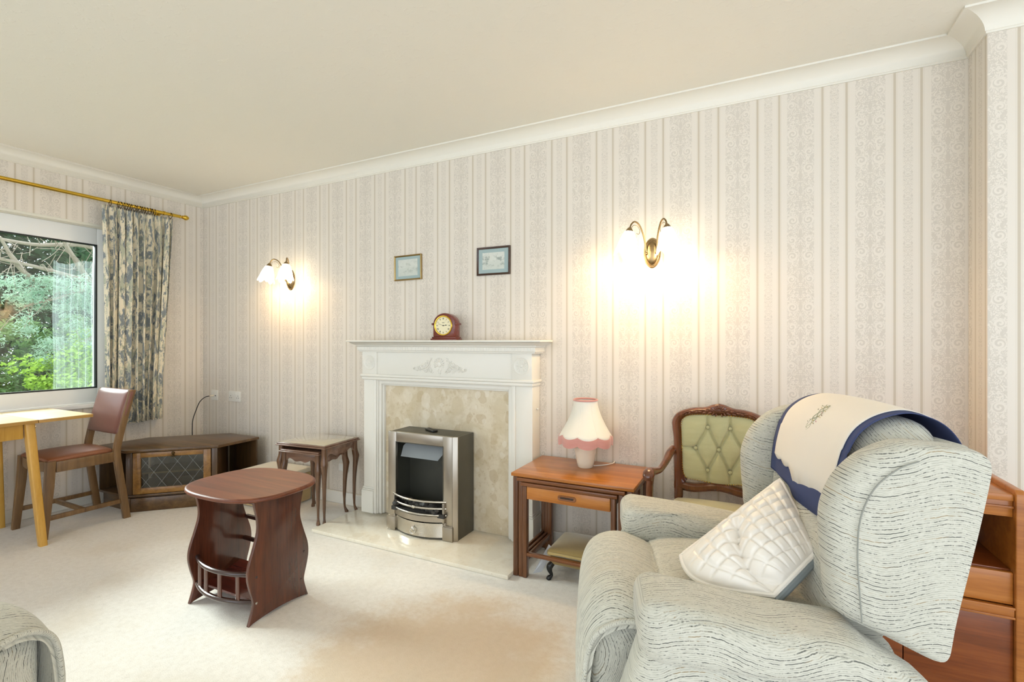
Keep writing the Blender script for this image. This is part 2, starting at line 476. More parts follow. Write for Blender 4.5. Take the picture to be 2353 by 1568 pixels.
def satin_mat():
    m = NT('ivory_satin'); c = m.coord()
    m.set(color=srgb(246, 240, 230), rough=.36, sheen=.3, spec=.5)
    m.bump(m.noise(c, 60., 3., .6), .12, .003); return m.m
M['satin'] = satin_mat()
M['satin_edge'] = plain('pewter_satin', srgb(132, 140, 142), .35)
M['linen'] = plain('white_linen', srgb(242, 236, 226), .85, bump=.15, bscale=700.)
M['navy'] = plain('navy_border', srgb(62, 74, 116), .85, bump=.15, bscale=700.)
M['thread_green'] = plain('green_thread', srgb(158, 162, 128), .8)
M['thread_pink'] = plain('pink_thread', srgb(216, 164, 168), .8)
M['thread_yellow'] = plain('yellow_thread', srgb(206, 178, 110), .8)
M['thread_dark'] = plain('dark_thread', srgb(146, 140, 122), .8)

def curtain_mat():
    m = NT('printed_curtain'); u = m.sep(m.coord('UV'))
    v = m.comb(m.math('MULTIPLY', u[0], 1.), m.math('MULTIPLY', u[1], .27), 0.)
    n1 = m.noise(v, 34., 6., .74, .8); n2 = m.noise(m.vadd(v, (7, 3, 0)), 28., 6., .74, .8); n3 = m.noise(m.vadd(v, (2, 9, 0)), 30., 4., .7)
    col = m.mix(m.step(n2, .5, .56), srgb(228, 217, 190), srgb(178, 180, 158))
    col = m.mix(m.step(m.math('ADD', n1, m.math('MULTIPLY', m.math('SUBTRACT', n3, .5), .45)), .50, .55), col, srgb(126, 133, 136))
    col = m.mix(m.math('MULTIPLY', m.step(n3, .6, .66), .6), col, srgb(128, 134, 106))
    col = m.mix(m.step(n1, .62, .66), col, srgb(92, 100, 106))
    m.set(color=col, rough=.9, sheen=.2); m.bump(n3, .1, .002); return m.m
M['curtain'] = curtain_mat()

def reflection_sheet():  # translucent sheet that paints a pale reflection into the window
    m = NT('pale_reflection_sheet'); t = m.n('ShaderNodeBsdfTransparent'); d = m.n('ShaderNodeBsdfTranslucent'); d2 = m.n('ShaderNodeBsdfDiffuse')
    a = m.n('ShaderNodeAddShader'); x = m.n('ShaderNodeMixShader'); y = m.n('ShaderNodeMixShader')
    d.inputs[0].default_value = srgb(176, 188, 190); d2.inputs[0].default_value = srgb(225, 236, 236)
    m.t.links.new(d.outputs[0], y.inputs[1]); m.t.links.new(d2.outputs[0], y.inputs[2]); y.inputs[0].default_value = .35
    f = m.noise(m.mapping(m.coord(), (0, 60, .4)), 1., 2.)
    m.put(x.inputs[0], m.math('ADD', m.math('MULTIPLY', f, .40), .02))
    m.t.links.new(t.outputs[0], x.inputs[1]); m.t.links.new(y.outputs[0], x.inputs[2])
    m.t.links.new(x.outputs[0], m.out.inputs[0]); m.t.nodes.remove(m.b); return m.m
M['reflection_sheet'] = reflection_sheet()

def glass(name, tint=(1, 1, 1, 1), refl=1.):
    m = NT(name); t = m.n('ShaderNodeBsdfTransparent'); g = m.n('ShaderNodeBsdfGlossy'); x = m.n('ShaderNodeMixShader'); fz = m.n('ShaderNodeFresnel')
    t.inputs[0].default_value = tint; g.inputs['Roughness'].default_value = .01; fz.inputs[0].default_value = 1.5
    m.put(x.inputs[0], m.math('MULTIPLY', fz.outputs[0], refl))
    m.t.links.new(t.outputs[0], x.inputs[1]); m.t.links.new(g.outputs[0], x.inputs[2]); m.t.links.new(x.outputs[0], m.out.inputs[0]); m.t.nodes.remove(m.b); return m.m
M['pane'] = glass('clear_window_glass', (.96, .99, .97, 1), 1.5)
M['cab_glass'] = glass('cabinet_glass', (.8, .82, .8, 1), 1.6)
M['top_glass'] = plain('glazed_table_top', srgb(186, 176, 150), .04, coat=1.)
M['lead'] = plain('lead_strip', srgb(150, 152, 148), .4)
M['tray'] = plain('cabinet_shelf', srgb(120, 92, 48), .4)

def lit_glass():
    m = NT('lit_opal_glass')
    m.set(color=srgb(255, 250, 238), rough=.4, emit=(1., .86, .62, 1), estr=5.); return m.m
M['opal'] = lit_glass()

def dial():
    m = NT('cream_clock_dial'); m.set(color=srgb(238, 228, 190), rough=.4); return m.m
M['dial'] = dial()
M['ink'] = plain('dial_ink', srgb(30, 26, 20), .5)
M['mat_blue'] = plain('blue_grey_mount', srgb(164, 184, 184), .8)
M['frame_gold'] = metal('gilt_frame', srgb(170, 146, 96), .3)
M['frame_dark'] = wood('dark_frame', srgb(44, 28, 20), srgb(62, 40, 28), srgb(80, 54, 38), 'x', .3)

def sketch(name, seed, contrast):
    m = NT(name); c = m.coord(); s = m.sep(c)
    n = m.noise(m.vadd(m.mapping(c, (1, 1, 1.3)), (seed, 0, 0)), 30., 6., .7)
    hor = m.step(m.math('ADD', s[2], m.math('MULTIPLY', m.math('SUBTRACT', m.noise(m.vadd(c, (seed, 0, 0)), 18., 3.), .5), .05)), .012, -.012)
    ink = m.math('MULTIPLY', m.step(n, .48, .62), m.math('SUBTRACT', 1., m.math('MULTIPLY', m.math('ABSOLUTE', m.math('ADD', s[2], .0)), 16.), clamp=True))
    col = m.mix(m.math('MULTIPLY', hor, .25), srgb(212, 216, 208), srgb(176, 190, 178))
    col = m.mix(m.math('MULTIPLY', ink, contrast), col, srgb(104, 122, 116))
    m.set(color=col, rough=.6, coat=.3); return m.m
M['print_hill'] = sketch('pale_landscape_print', 1.3, .45)
M['print_tree'] = sketch('wooded_landscape_print', 6.1, .8)

def leafmat(name, a, b, tr=.35):
    m = NT(name); c = m.coord()
    col = m.mix(m.noise(c, 3., 3.), a, b)
    m.set(color=col, rough=.6, spec=.2)
    t = m.n('ShaderNodeBsdfTranslucent'); m.put(t.inputs[0], col); x = m.n('ShaderNodeMixShader'); x.inputs[0].default_value = tr
    m.t.links.new(m.b.outputs[0], x.inputs[1]); m.t.links.new(t.outputs[0], x.inputs[2]); m.t.links.new(x.outputs[0], m.out.inputs[0])
    return m.m
M['leaf_pine'] = leafmat('pine_needles', srgb(150, 184, 160), srgb(196, 218, 198))
M['leaf_lime'] = leafmat('lime_leaves', srgb(140, 186, 56), srgb(196, 222, 104))
M['leaf_green'] = leafmat('green_leaves', srgb(104, 146, 84), srgb(158, 190, 128))
M['leaf_dark'] = leafmat('dark_leaves', srgb(58, 88, 62), srgb(104, 134, 98))
M['bark'] = plain('grey_bark', srgb(150, 138, 122), .9, bump=.6, bscale=30.)
M['grass'] = plain('lawn', srgb(90, 120, 60), .95)
M['fabric'] = upholstery('wavy_row_upholstery')
M['seam'] = plain('seam_grey', srgb(150, 152, 144), .95)  # grey of the thin seam line on the wings
M['paper'] = plain('white_paper', srgb(226, 230, 236), .7)
# ================================================================== SETTING
ZC = 2.38; ZB = 2.308           # ceiling, bottom edge of the cove
XR = 5.031; YR = -0.177         # alcove return on the right
XE, YE = 9.5, -5.6              # far ends of the floor and ceiling, behind the viewer

bm = B(); box(bm, -.3, XE, YE, .2, -.12, 0, b=0); struct('floor', bm, M['carpet'])
bm = B(); box(bm, -.3, XE, YE, .2, ZC, ZC+.12, b=0); struct('ceiling', bm, M['ceiling'])
bm = B(); box(bm, -.3, XE, 0, .2, 0, ZC, b=0); struct('wall_back', bm, M['paper_back'])
bm = B(); box(bm, XR, XE, YR, -.001, 0, ZC, b=0); o = struct('wall_right', bm, [M['paper_right'], M['paper_return']])
for f in o.data.polygons:
    if abs(f.normal.x) > .5: f.material_index = 1
# window wall with its opening
WY0, WY1, WZ0, WZ1 = -2.35, -.60, .712, 2.0
bm = B()
for (y0, y1, z0, z1) in ((YE, WY0, 0, ZC), (WY1, 0, 0, ZC), (WY0, WY1, 0, WZ0-.03), (WY0, WY1, WZ1, ZC)):
    box(bm, -.3, 0, y0, y1, z0, z1, b=0)
bmesh.ops.remove_doubles(bm, verts=bm.verts, dist=1e-5)
struct('wall_left', bm, M['paper_left'], smooth=False)

# cove cornice
def cove(name, p0, p1, inward, m0, m1):
    """profile swept from p0 to p1; m0, m1 = how far each end runs on along the wall per metre of projection"""
    D = (Vector(p1)-Vector(p0)).normalized(); I = Vector(inward); bm = B()
    prof = [(0, ZB-.004), (.006, ZB-.004), (.006, ZB+.002)]
    for k in range(9):
        a = k/8*pi/2
        prof.append((.088-.078*cos(a)**1.0 if k else .010, ZB+.004+(ZC-ZB-.012)*sin(a)))
    prof += [(.092, ZC-.008), (.092, ZC), (0, ZC)]
    rings = []
    for p, mm in ((p0, m0), (p1, m1)):
        rings.append([Vector(p)+I*d+D*mm*d+Vector((0, 0, z)) for d, z in prof])
    loft(bm, rings)
    return struct(name, bm, M['cove'], angle=50)
cove('trim_1', (0, 0, 0), (XR, 0, 0), (0, -1, 0), 1, -1)
cove('trim_2', (0, 0, 0), (0, YE, 0), (1, 0, 0), 1, 0)
cove('trim_3', (XR, 0, 0), (XR, YR, 0), (-1, 0, 0), 1, 1)
cove('trim_4', (XR, YR, 0), (XE, YR, 0), (0, -1, 0), -1, 0)

# baseboards
def skirt(bm, x0, x1, y0, y1):
    prof_h = .085
    box(bm, x0, x1, y0, y1, 0, prof_h, b=.006, seg=3)
bm = B(); skirt(bm, .018, 1.915, -.018, -.0005); skirt(bm, 3.155, XR-.001, -.018, -.0005)
struct('baseboard_back', bm, M['paint'])
bm = B(); skirt(bm, .0005, .018, YE, -.001); struct('baseboard_left', bm, M['paint'])
bm = B(); skirt(bm, XR-.018, XR-.0005, YR, -.019); skirt(bm, XR-.018, XE, YR-.018, YR-.0005); struct('baseboard_right', bm, M['paint'])

# window
GX = -.08
w = bpy.data.objects.new('window_1', None); COL.objects.link(w); w.location = (GX, -.73, WZ0); w['kind'] = 'structure'
def wobj(name, bm, mat, **k):
    o = obj(name, bm, mat, None, **k); o.data.transform(Matrix.Translation((-GX, .73, -WZ0))); o.parent = w; return o
GY0, GY1, GZ0, GZ1 = -2.25, -.73, .82, 1.865
def ring_frame(bm, x0, x1, oy0, oy1, oz0, oz1, iy0, iy1, iz0, iz1, b):
    box(bm, x0, x1, oy0, iy0, oz0, oz1, b=b); box(bm, x0, x1, iy1, oy1, oz0, oz1, b=b)
    box(bm, x0, x1, iy0, iy1, oz0, iz0, b=b); box(bm, x0, x1, iy0, iy1, iz1, oz1, b=b)
bm = B(); ring_frame(bm, GX-.05, GX+.012, WY0, WY1+.0, WZ0+.0, 1.985, GY0, GY1, GZ0, GZ1, .004)
wobj('window_frame', bm, M['upvc'])
bm = B(); ring_frame(bm, GX-.012, GX+.0135, GY0-.008, GY1+.002, GZ0-.004, GZ1+.002, GY0+.01, GY1-.009, GZ0+.006, GZ1-.008, .001)
wobj('rubber_gasket', bm, M['gasket'])
bm = B(); box(bm, GX-.022, GX-.016, GY0-.01, GY1+.004, GZ0-.01, GZ1+.01, b=0); wobj('glass_pane', bm, M['pane'])
bm = B(); box(bm, GX+.012, .022, WY0-.02, WY1+.02, WZ0-.029, WZ0+.001, b=.006, seg=3); wobj('window_sill', bm, M['upvc'])
bm = B(); box(bm, GX, .0015, WY0, WY1, 1.985, WZ1-.0005, b=0)
box(bm, -.003, .0025, WY0, WY1+.01, 1.985, WZ1+.003, b=.001); wobj('window_reveal_head', bm, M['plaster'])

# ================================================================== CAMERA
cam = bpy.data.cameras.new('camera'); co = bpy.data.objects.new('camera', cam); COL.objects.link(co)
cam.sensor_width = 36; cam.lens = 1116.42/2353*36; cam.clip_start = .02
co.location = (4.2439, -2.5815, 1.16); co.rotation_euler = (pi/2, 0, radians(26.2506))
S.camera = co

# ================================================================== LIGHT
W = bpy.data.worlds.new('sky'); S.world = W; W.use_nodes = True
nt = W.node_tree; bg = nt.nodes['Background']
bg.inputs[0].default_value = (.88, .97, 1.08, 1); bg.inputs[1].default_value = SKY
sun = bpy.data.lights.new('daylight', 'SUN'); sun.energy = SUN; sun.angle = radians(34); sun.color = (.96, 1., 1.)
so = bpy.data.objects.new('daylight', sun); COL.objects.link(so)
so.rotation_euler = Vector((1, .12, -.62)).to_track_quat('-Z', 'Y').to_euler()
so.location = (-6, -2, 6)
S.view_settings.view_transform = 'Standard'; S.view_settings.look = 'None'
S.view_settings.gamma = 1; S.view_settings.use_curve_mapping = False
S.view_settings.exposure = EXPO
def L(o, t, par=None):
    o.data.transform(Matrix.Translation(-t.location)); o.parent = par or t; return o
# ================================================================== CURTAIN, POLE, RINGS
PX, PZ = .10, 2.166
t = thing('curtain_pole', 'polished brass curtain pole above the window with turned end knob', 'curtain pole', (PX, -.25, PZ))
bm = B(); tube(bm, [(0, 0, 0), (0, -2.45, 0)], .0125, 16); obj('rod', bm, M['brass'], t)
bm = B(); lathe(bm, [(.006, 0), (.013, .001), (.014, .006), (.009, .010), (.008, .016), (.013, .019), (.014, .023), (.011, .027), (.018, .036), (.0205, .046), (.018, .058), (.011, .068), (.004, .073), (0, .074)], 20, M=Matrix.Rotation(-pi/2, 4, 'X'))
obj('finial', bm, M['brass'], t)
for yy in (-.115, -2.2):
    bm = B(); tube(bm, [(-.098, yy, -.0), (-.02, yy, 0), (0, yy, 0)], .007, 10); lathe(bm, [(0, 0), (.024, .0), (.022, .006), (.008, .010)], 16, M=Matrix.Translation((-.0995, yy, 0)) @ Matrix.Rotation(pi/2, 4, 'Y'))
    lathe(bm, [(.0128, -.006), (.0155, -.006), (.0155, .006), (.0128, .006)], 18, loop=True, M=Matrix.Translation((0, yy, 0)) @ Matrix.Rotation(pi/2, 4, 'X'))
    obj('bracket', bm, M['brass'], t)
ring_y = [-.723, -.673, -.658, -.634, -.621, -.606, -.589, -.568, -.552, -.533, -.518, -.502, -.485, -.465, -.449, -.432, -.317]
def ring_mesh():
    bm = B(); R = .0215
    tube(bm, [(R*cos(a), 0, R*sin(a)) for a in [2*pi*k/24 for k in range(24)]], .0021, 8, loop=True)
    tube(bm, [(.004*cos(a), 0, -R-.006+.004*sin(a)) for a in [2*pi*k/10 for k in range(10)]], .0011, 6, loop=True)
    return bm
r0 = obj('curtain_ring', ring_mesh(), M['dark_brass'])
for i, y in enumerate(ring_y):
    o = r0 if i == 0 else r0.copy()
    if i: COL.objects.link(o)
    o.location = (PX, y, PZ-.0085); o.rotation_euler = (0, 0, radians(random.uniform(-16, 16)))
    lab = 'thin dark brass ring bunched with others on the brass curtain pole'
    if i == 0: lab = 'lone dark brass curtain ring farthest from the brass end knob'
    if i == len(ring_y)-1: lab = 'lone dark brass curtain ring right beside the brass end knob'
    tag(o, lab, 'curtain ring', 'rings on the curtain pole')

# curtain sheet
bm = B(); rows, cols = 40, 300; grid = []
uvmap = {}
rnd = random.Random(3); npl = 9
amps = [rnd.uniform(.75, 1.2) for _ in range(40)]
def cpt(s, h):                       # s across, h = 0 top .. 1 bottom
    y0 = -.768+.020*h; y1 = -.300-.040*min(1, h*1.2)-.015*h
    ph = s*npl
    k = int(ph); f = ph-k
    a = (.030 if h > .06 else .010+.020*h/.06)*amps[k]
    pinch = 1+.0*h
    wave = sin(2*pi*f) + .35*sin(4*pi*f+k) + .25*sin(2*pi*ph*.37+2*h)
    y = y0+(y1-y0)*s + .010*sin(4*pi*f+1.3*k)*(.4+.6*min(1, h*4)) + .006*sin(3*h+k)
    x = .088+a*wave*(.55+.45*min(1, h*3)) - .01*h
    return Vector((max(x, .030), y, 2.139-1.590*h+.004*sin(9*s)*h))
for i in range(rows+1):
    h = (i/rows)**1.2
    grid.append([bm.verts.new(cpt(j/cols*.9999, h)) for j in range(cols+1)])
for i in range(rows):
    for j in range(cols): bm.faces.new((grid[i][j], grid[i][j+1], grid[i+1][j+1], grid[i+1][j]))
idx = {}
for i in range(rows+1):
    for j in range(cols+1): idx[i*(cols+1)+j] = (j/cols*1.25, -(i/rows)**1.2*1.59)
t = thing('curtain', 'short cream curtain printed with blue grey and olive foliage beside the window', 'curtain', (.088, -.54, 2.139))
o = obj('curtain_cloth', bm, M['curtain'], None, angle=180)
L(o, t)
uv = o.data.uv_layers.new(name='UVMap')
for l in o.data.loops: uv.data[l.index].uv = idx[l.vertex_index]
solidify(o, .003)
bm = B()
hm = [cpt(j/cols*.9999, 1)+Vector((0, 0, .004)) for j in range(0, cols+1, 2)]
tube(bm, hm, .004, 6); o = obj('hem', bm, M['curtain'], None); set_uv(o, lambda c, n: (c.y*3, c.z)); L(o, t)

# sheet added beyond the glass, standing in for a pale reflection in the pane
bm = B(); g = []
for i in range(9):
    z = .80+i/8*.93
    g.append([bm.verts.new((-.155+.014*sin(j*.62)+.006*sin(j*1.7+i*.3), -.950+j/60*.245+.004*sin(i), z-.02*sin(j*.1))) for j in range(61)])
for i in range(8):
    for j in range(60): bm.faces.new((g[i][j], g[i][j+1], g[i+1][j+1], g[i+1][j]))
o = obj('pane_reflection', bm, M['reflection_sheet'], angle=180)
tag(o, 'pale reflection built as a translucent sheet showing in the right part of the window pane', 'net curtain')  # no real net curtain: added sheet standing in for the pane reflection

# ================================================================== DINING TABLE
t = thing('dining_table', 'pale beech drop leaf table with splayed legs under the window', 'table', (.315, -1.65, 0))
ZT = .712
bm = B(); box(bm, .026, .612, -2.05, -1.297, ZT-.019, ZT, b=.002); L(obj('table_top', bm, [M['pine_top'], M['pine_edge']]), t)
bm = B(); box(bm, .026, .612, -1.294, -1.040, ZT-.019, ZT, b=.002); L(obj('drop_leaf', bm, [M['pine_top'], M['pine_edge']]), t)
for ch in t.children:
    for f in ch.data.polygons:
        if abs(f.normal.z) < .7: f.material_index = 1
def taper(bm, p0, p1, w0, d0, w1, d1, b=.003):
    def rr(p, w, d): return [Vector(p)+Vector((x, y, 0)) for x, y in rrect(w, d, min(w, d)*.18, 3)]
    p0, p1 = Vector(p0), Vector(p1)
    return loft(bm, [rr(p0.lerp(p1, k/5), w0+(w1-w0)*k/5, d0+(d1-d0)*k/5) for k in range(6)])
for (bx, by, tx, ty) in ((.640, -1.288, .552, -1.318), (.062, -1.280, .110, -1.318), (.640, -2.05, .552, -2.02), (.045, -2.05, .110, -2.02)):
    bm = B(); taper(bm, (bx, by, 0), (tx, ty, ZT-.02), .040, .034, .050, .042)
    o = L(obj('leg', bm, M['pine']), t)
    if bx > .6 and by > -1.5:
        for zz in (.672, .652):
            b2 = B(); sphere(b2, (.566, -1.2955+.001, zz), .0055, 10, 8, (1, .6, 1)); so_ = obj('screw', b2, M['chrome'], None)
            L(so_, t, o)
bm = B(); box(bm, .538, .556, -2.0, -1.342, ZT-.105, ZT-.0195, b=.002); L(obj('apron', bm, M['pine']), t)
bm = B(); box(bm, .105, .12, -2.0, -1.342, ZT-.105, ZT-.0195, b=.002); L(obj('apron', bm, M['pine']), t)
bm = B(); box(bm, .135, .527, -1.330, -1.312, ZT-.105, ZT-.0195, b=.002); L(obj('apron', bm, M['pine']), t)

# ================================================================== DINING CHAIR
t = thing('dining_chair', 'dark oak dining chair with brown vinyl seat and padded back by the window', 'chair', (.366, -1.040, 0), radians(-1))
hw = .205
def leg_path(bm, pts, w, d):
    rings = []
    for (x, y, z, k) in pts: rings.append([Vector((x+a, y+b_, z)) for a, b_ in rrect(w*k, d*k, .004, 2)])
    return loft(bm, rings)
for s in (-1, 1):
    bm = B(); pts = [(s*(hw-.014), .205, 0, .95), (s*(hw-.014), .185, .15, 1), (s*(hw-.016), .160, .34, 1.08), (s*(hw-.016), .150, .44, 1.1), (s*(hw-.016), .165, .54, 1.02), (s*(hw-.016), .195, .67, .92), (s*(hw-.018), .237, .835, .8)]
    pts = [tuple(q) for q in [list(v)+[k] for v, k in zip(spl([p[:3] for p in pts], 4), [1.0+.0*i for i in range(99)])]]
    leg_path(bm, pts, .028, .040); obj('leg', bm, M['oak_chair'], t)
    bm = B(); leg_path(bm, [(s*(hw-.014), -.212, 0, .9), (s*(hw-.016), -.186, .30, 1.05), (s*(hw-.018), -.178, .452, 1.1)], .034, .040); obj('leg', bm, M['oak_chair'], t)
bm = B()
for s in (-1, 1): box(bm, s*(hw-.018)-.012, s*(hw-.018)+.012, -.155, .145, .382, .446, b=.003)
box(bm, -(hw-.032), hw-.032, .128, .150, .382, .446, b=.003)
poly = []
for k in range(13):
    x = -1+2*k/12; poly.append((x*(hw-.030), -.186-.026*(1-x*x)))
poly = poly+[(p[0], p[1]+.024) for p in poly[::-1]]
prism(bm, poly, .388, .448, 'xy', .003); obj('seat_rail', bm, M['oak_chair'], t)
bm = B()
def seatfn(p):
    tt = max(0, 1-(p.x/(hw-.02))**2)*max(0, 1-((p.y+.02)/.185)**2)
    p.z += .022*tt**.6 if p.z > .45 else 0
    p.x *= 1-.05*(p.y/.17)
    return p
softbox(bm, (-(hw-.024), -.192, .436), (hw-.024, .138, .462), .013, 12, seatfn); obj('seat', bm, M['vinyl_seat'], t)
bm = B()
def backfn(p):
    p.y += (p.z-.55)*.26+.002; p.y += .010*(1-(p.x/.2)**2)*1.0-.008 if False else 0
    p.y -= .016*max(0, 1-(p.x/(hw))**2)**.7*max(0, 1-((p.z-.69)/.15)**2)**.6 if p.y < .19+(p.z-.55)*.26 else 0
    return p
softbox(bm, (-(hw-.002), .140, .555), (hw-.002, .178, .838), .016, 12, backfn); obj('backrest', bm, M['vinyl'], t)
for s in (-1, 1):
    bm = B(); box(bm, s*(hw-.016)-.009, s*(hw-.016)+.009, -.190, .178, .105, .132, b=.003); obj('stretcher', bm, M['oak_chair'], t)
bm = B(); box(bm, -(hw-.028), hw-.028, -.03, -.008, .106, .130, b=.003); obj('stretcher', bm, M['oak_chair'], t)

# ================================================================== CORNER CABINET
t = thing('corner_cabinet', 'low dark oak corner television cabinet with leaded glass drop door', 'cabinet', (.45, -.45, 0))
ZT = .422
poly = [(.095, -.812), (.461, -.806), (.856, -.416), (.842, -.085), (.495, -.085), (.105, -.475)]
Lc = lambda o: L(o, t)
bm = B(); prism(bm, poly, ZT-.020, ZT, 'xy', .004); Lc(obj('top', bm, M['oak']))
ins = [(.110, -.797), (.452, -.790), (.840, -.410), (.827, -.098), (.500, -.098), (.118, -.478)]
bm = B(); prism(bm, ins, .098, .113, 'xy', .002); Lc(obj('shelf', bm, M['oak']))
bm = B(); prism(bm, [(.125, -.775), (.452, -.770), (.822, -.405), (.812, -.11), (.505, -.11), (.13, -.485)], 0, .0975, 'xy', .002); Lc(obj('plinth', bm, M['oak']))
A = Vector((.452, -.792, 0)); D = Vector((.386, .382, 0)); LL = D.length; D.normalize(); Nn = Vector((-D.y, D.x, 0))
MT = Matrix(((D.x, Nn.x, 0, A.x), (D.y, Nn.y, 0, A.y), (0, 0, 1, 0), (0, 0, 0, 1)))
def dbox(bm, *a, **k): return box(bm, *a, M=MT, **k)
for x in (0, LL-.036):
    bm = B(); dbox(bm, x, x+.036, -.001, .026, .1135, ZT-.0205, b=.003); Lc(obj('post', bm, M['oak_z']))
bm = B(); dbox(bm, 0, LL, -.012, .014, 0, .092, b=.003); dbox(bm, 0, .03, -.018, -.010, 0, .097, b=.002); Lc(obj('plinth_front', bm, M['oak']))
bm = B(); dbox(bm, .0, LL, -.006, .02, .0975, .1125, b=.003); Lc(obj('moulding', bm, M['oak']))
for x in (.004, LL-.020):
    bm = B(); dbox(bm, x, x+.016, .0275, .33, .1135, ZT-.0205, b=.001); Lc(obj('side_panel', bm, M['oak_z']))
bm = B(); prism(bm, [(.130, -.470), (.500, -.100), (.510, -.108), (.140, -.478)], .1135, ZT-.0205, 'xy', 0); Lc(obj('back_panel', bm, M['oak_z']))
bm = B(); box(bm, .520, .838, -.112, -.098, .1135, ZT-.0205, b=.002); Lc(obj('end_panel', bm, M['oak_z']))
bm = B(); box(bm, .112, .126, -.795, -.49, .1135, ZT-.0205, b=.002); Lc(obj('end_panel', bm, M['oak_z']))
dx0, dx1, dz0, dz1 = .040, LL-.040, .116, ZT-.024
bm = B()
fw = .046
dbox(bm, dx0, dx0+fw, -.006, .016, dz0, dz1, b=.003); dbox(bm, dx1-fw, dx1, -.006, .016, dz0, dz1, b=.003)
dbox(bm, dx0+fw, dx1-fw, -.006, .016, dz0, dz0+.040, b=.003); dbox(bm, dx0+fw, dx1-fw, -.006, .016, dz1-.034, dz1, b=.003)
door = Lc(obj('door', bm, M['oak_mid']))
gx0, gx1, gz0, gz1 = dx0+fw, dx1-fw, dz0+.040, dz1-.034
def sub(o, par): return L(o, t, par)
bm = B(); dbox(bm, gx0-.003, gx1+.003, .004, .007, gz0-.003, gz1+.003, b=0); sub(obj('glass', bm, M['cab_glass']), door)
bm = B(); nl = 4; wv = (gx1-gx0)/nl
def seg(bm, x0, z0, x1, z1):
    P = [MT @ Vector((x0, .0025, z0)), MT @ Vector((x1, .0025, z1))]; tube(bm, P, .0017, 6, flat=.6)
H = gz1-gz0
for k in range(-2, nl+1):
    for (xa, xb) in ((gx0+k*wv, gx0+(k+1.6)*wv), (gx0+(k+1.6)*wv, gx0+k*wv)):
        x0, z0, x1, z1 = xa, gz0, xb, gz1
        # clip to the pane
        def clip(x0, z0, x1, z1):
            pts = []
            for tt in [i/60 for i in range(61)]:
                x = x0+(x1-x0)*tt
                if gx0 <= x <= gx1: pts.append((x, z0+(z1-z0)*tt))
            return (pts[0], pts[-1]) if len(pts) > 1 else None
        c = clip(x0, z0, x1, z1)
        if c: seg(bm, c[0][0], c[0][1], c[1][0], c[1][1])
sub(obj('lead_lattice', bm, M['lead']), door)
bm = B(); mx = (gx0+gx1)/2+.005
tube(bm, [MT @ Vector((mx+.014*cos(a), -.013, gz1+.004+.013*sin(a))) for a in [pi+pi*k/12 for k in range(13)]], .0022, 6)
sphere(bm, MT @ Vector((mx, -.010, gz1+.022)), .010, 12, 8); sphere(bm, MT @ Vector((mx, -.009, gz1+.006)), .008, 12, 8)
sub(obj('drop_handle', bm, M['dark_brass']), door)
bm = B(); prism(bm, [(.28, -.52), (.455, -.70), (.77, -.39), (.60, -.21)], .235, .247, 'xy', 0); Lc(obj('inner_shelf', bm, M['tray']))

# ================================================================== SOCKETS AND AERIAL LEAD
t = thing('aerial_socket', 'square white aerial socket with black lead plugged in above corner cabinet', 'socket', (.168, 0, .703))
bm = B(); box(bm, -.043, .043, -.0095, -.0005, -.043, .043, b=.003); obj('plate', bm, M['white_plastic'], t)
bm = B(); lathe(bm, [(0, 0), (.0075, 0), (.0075, .018), (.005, .020), (.004, .034), (0, .034)], 14, M=Matrix.Translation((-.012, -.0096, -.005)) @ Matrix.Rotation(pi/2, 4, 'X')); obj('plug', bm, M['ceramic'], t)
bm = B(); lathe(bm, [(0, 0), (.005, 0), (.005, .003), (0, .003)], 12, M=Matrix.Translation((.016, -.0096, -.005)) @ Matrix.Rotation(pi/2, 4, 'X')); obj('outlet', bm, M['slot'], t)
bm = B(); tube(bm, spl([(.156, -.044, .697), (.148, -.075, .690), (.128, -.105, .655), (.112, -.125, .59), (.108, -.15, .51), (.125, -.165, .44), (.180, -.300, .420), (.30, -.42, .4265)][:6]+[(.128, -.166, .38), (.13, -.166, .30)], 6), .0035, 8)
tag(obj('aerial_lead', bm, M['cable']), 'thin black lead curving down from aerial socket behind corner cabinet', 'cable')
def double_socket(name, label, x, z):
    t = thing(name, label, 'socket', (x, 0, z))
    bm = B(); box(bm, -.073, .073, -.0095, -.0005, -.043, .043, b=.003); obj('plate', bm, M['white_plastic'], t)
    for s in (-1, 1):
        bm = B(); box(bm, s*.018-.006, s*.018+.006, -.012, -.0092, .012, .030, b=.001); obj('switch', bm, M['white_plastic'], t)
        bm = B()
        for (a, c) in ((0, .006), (-.011, -.010), (.011, -.010)): box(bm, s*.045+a-.002, s*.045+a+.002, -.0101, -.009, c-.003-.003, c+.003, b=0)
        obj('pin_hole', bm, M['slot'], t)
    return t
double_socket('double_socket', 'white double socket on the wallpaper above the dark corner cabinet', .430, .704)
t = thing('wall_socket', 'white socket low on the wall behind the glass topped side table', 'socket', (1.640, 0, .27))
bm = B(); box(bm, -.040, .040, -.0095, -.0005, -.043, .043, b=.003); obj('plate', bm, M['white_plastic'], t)
bm = B(); box(bm, -.022, .022, -.040, -.0097, -.030, .024, b=.008, seg=3); obj('plug', bm, M['white_plastic'], t)

# ================================================================== CREAM BOX STOOL
t = thing('box_stool', 'low cream fabric box stool with buff sides beside the corner cabinet', 'stool', (1.16, -.19, 0), radians(2))
bm = B(); softbox(bm, (-.20, -.155, .0), (.20, .145, .212), .02, 8); obj('body', bm, M['buff_box'], t)
bm = B(); softbox(bm, (-.203, -.158, .205), (.203, .148, .245), .016, 8); obj('seat_pad', bm, M['cream_box'], t)

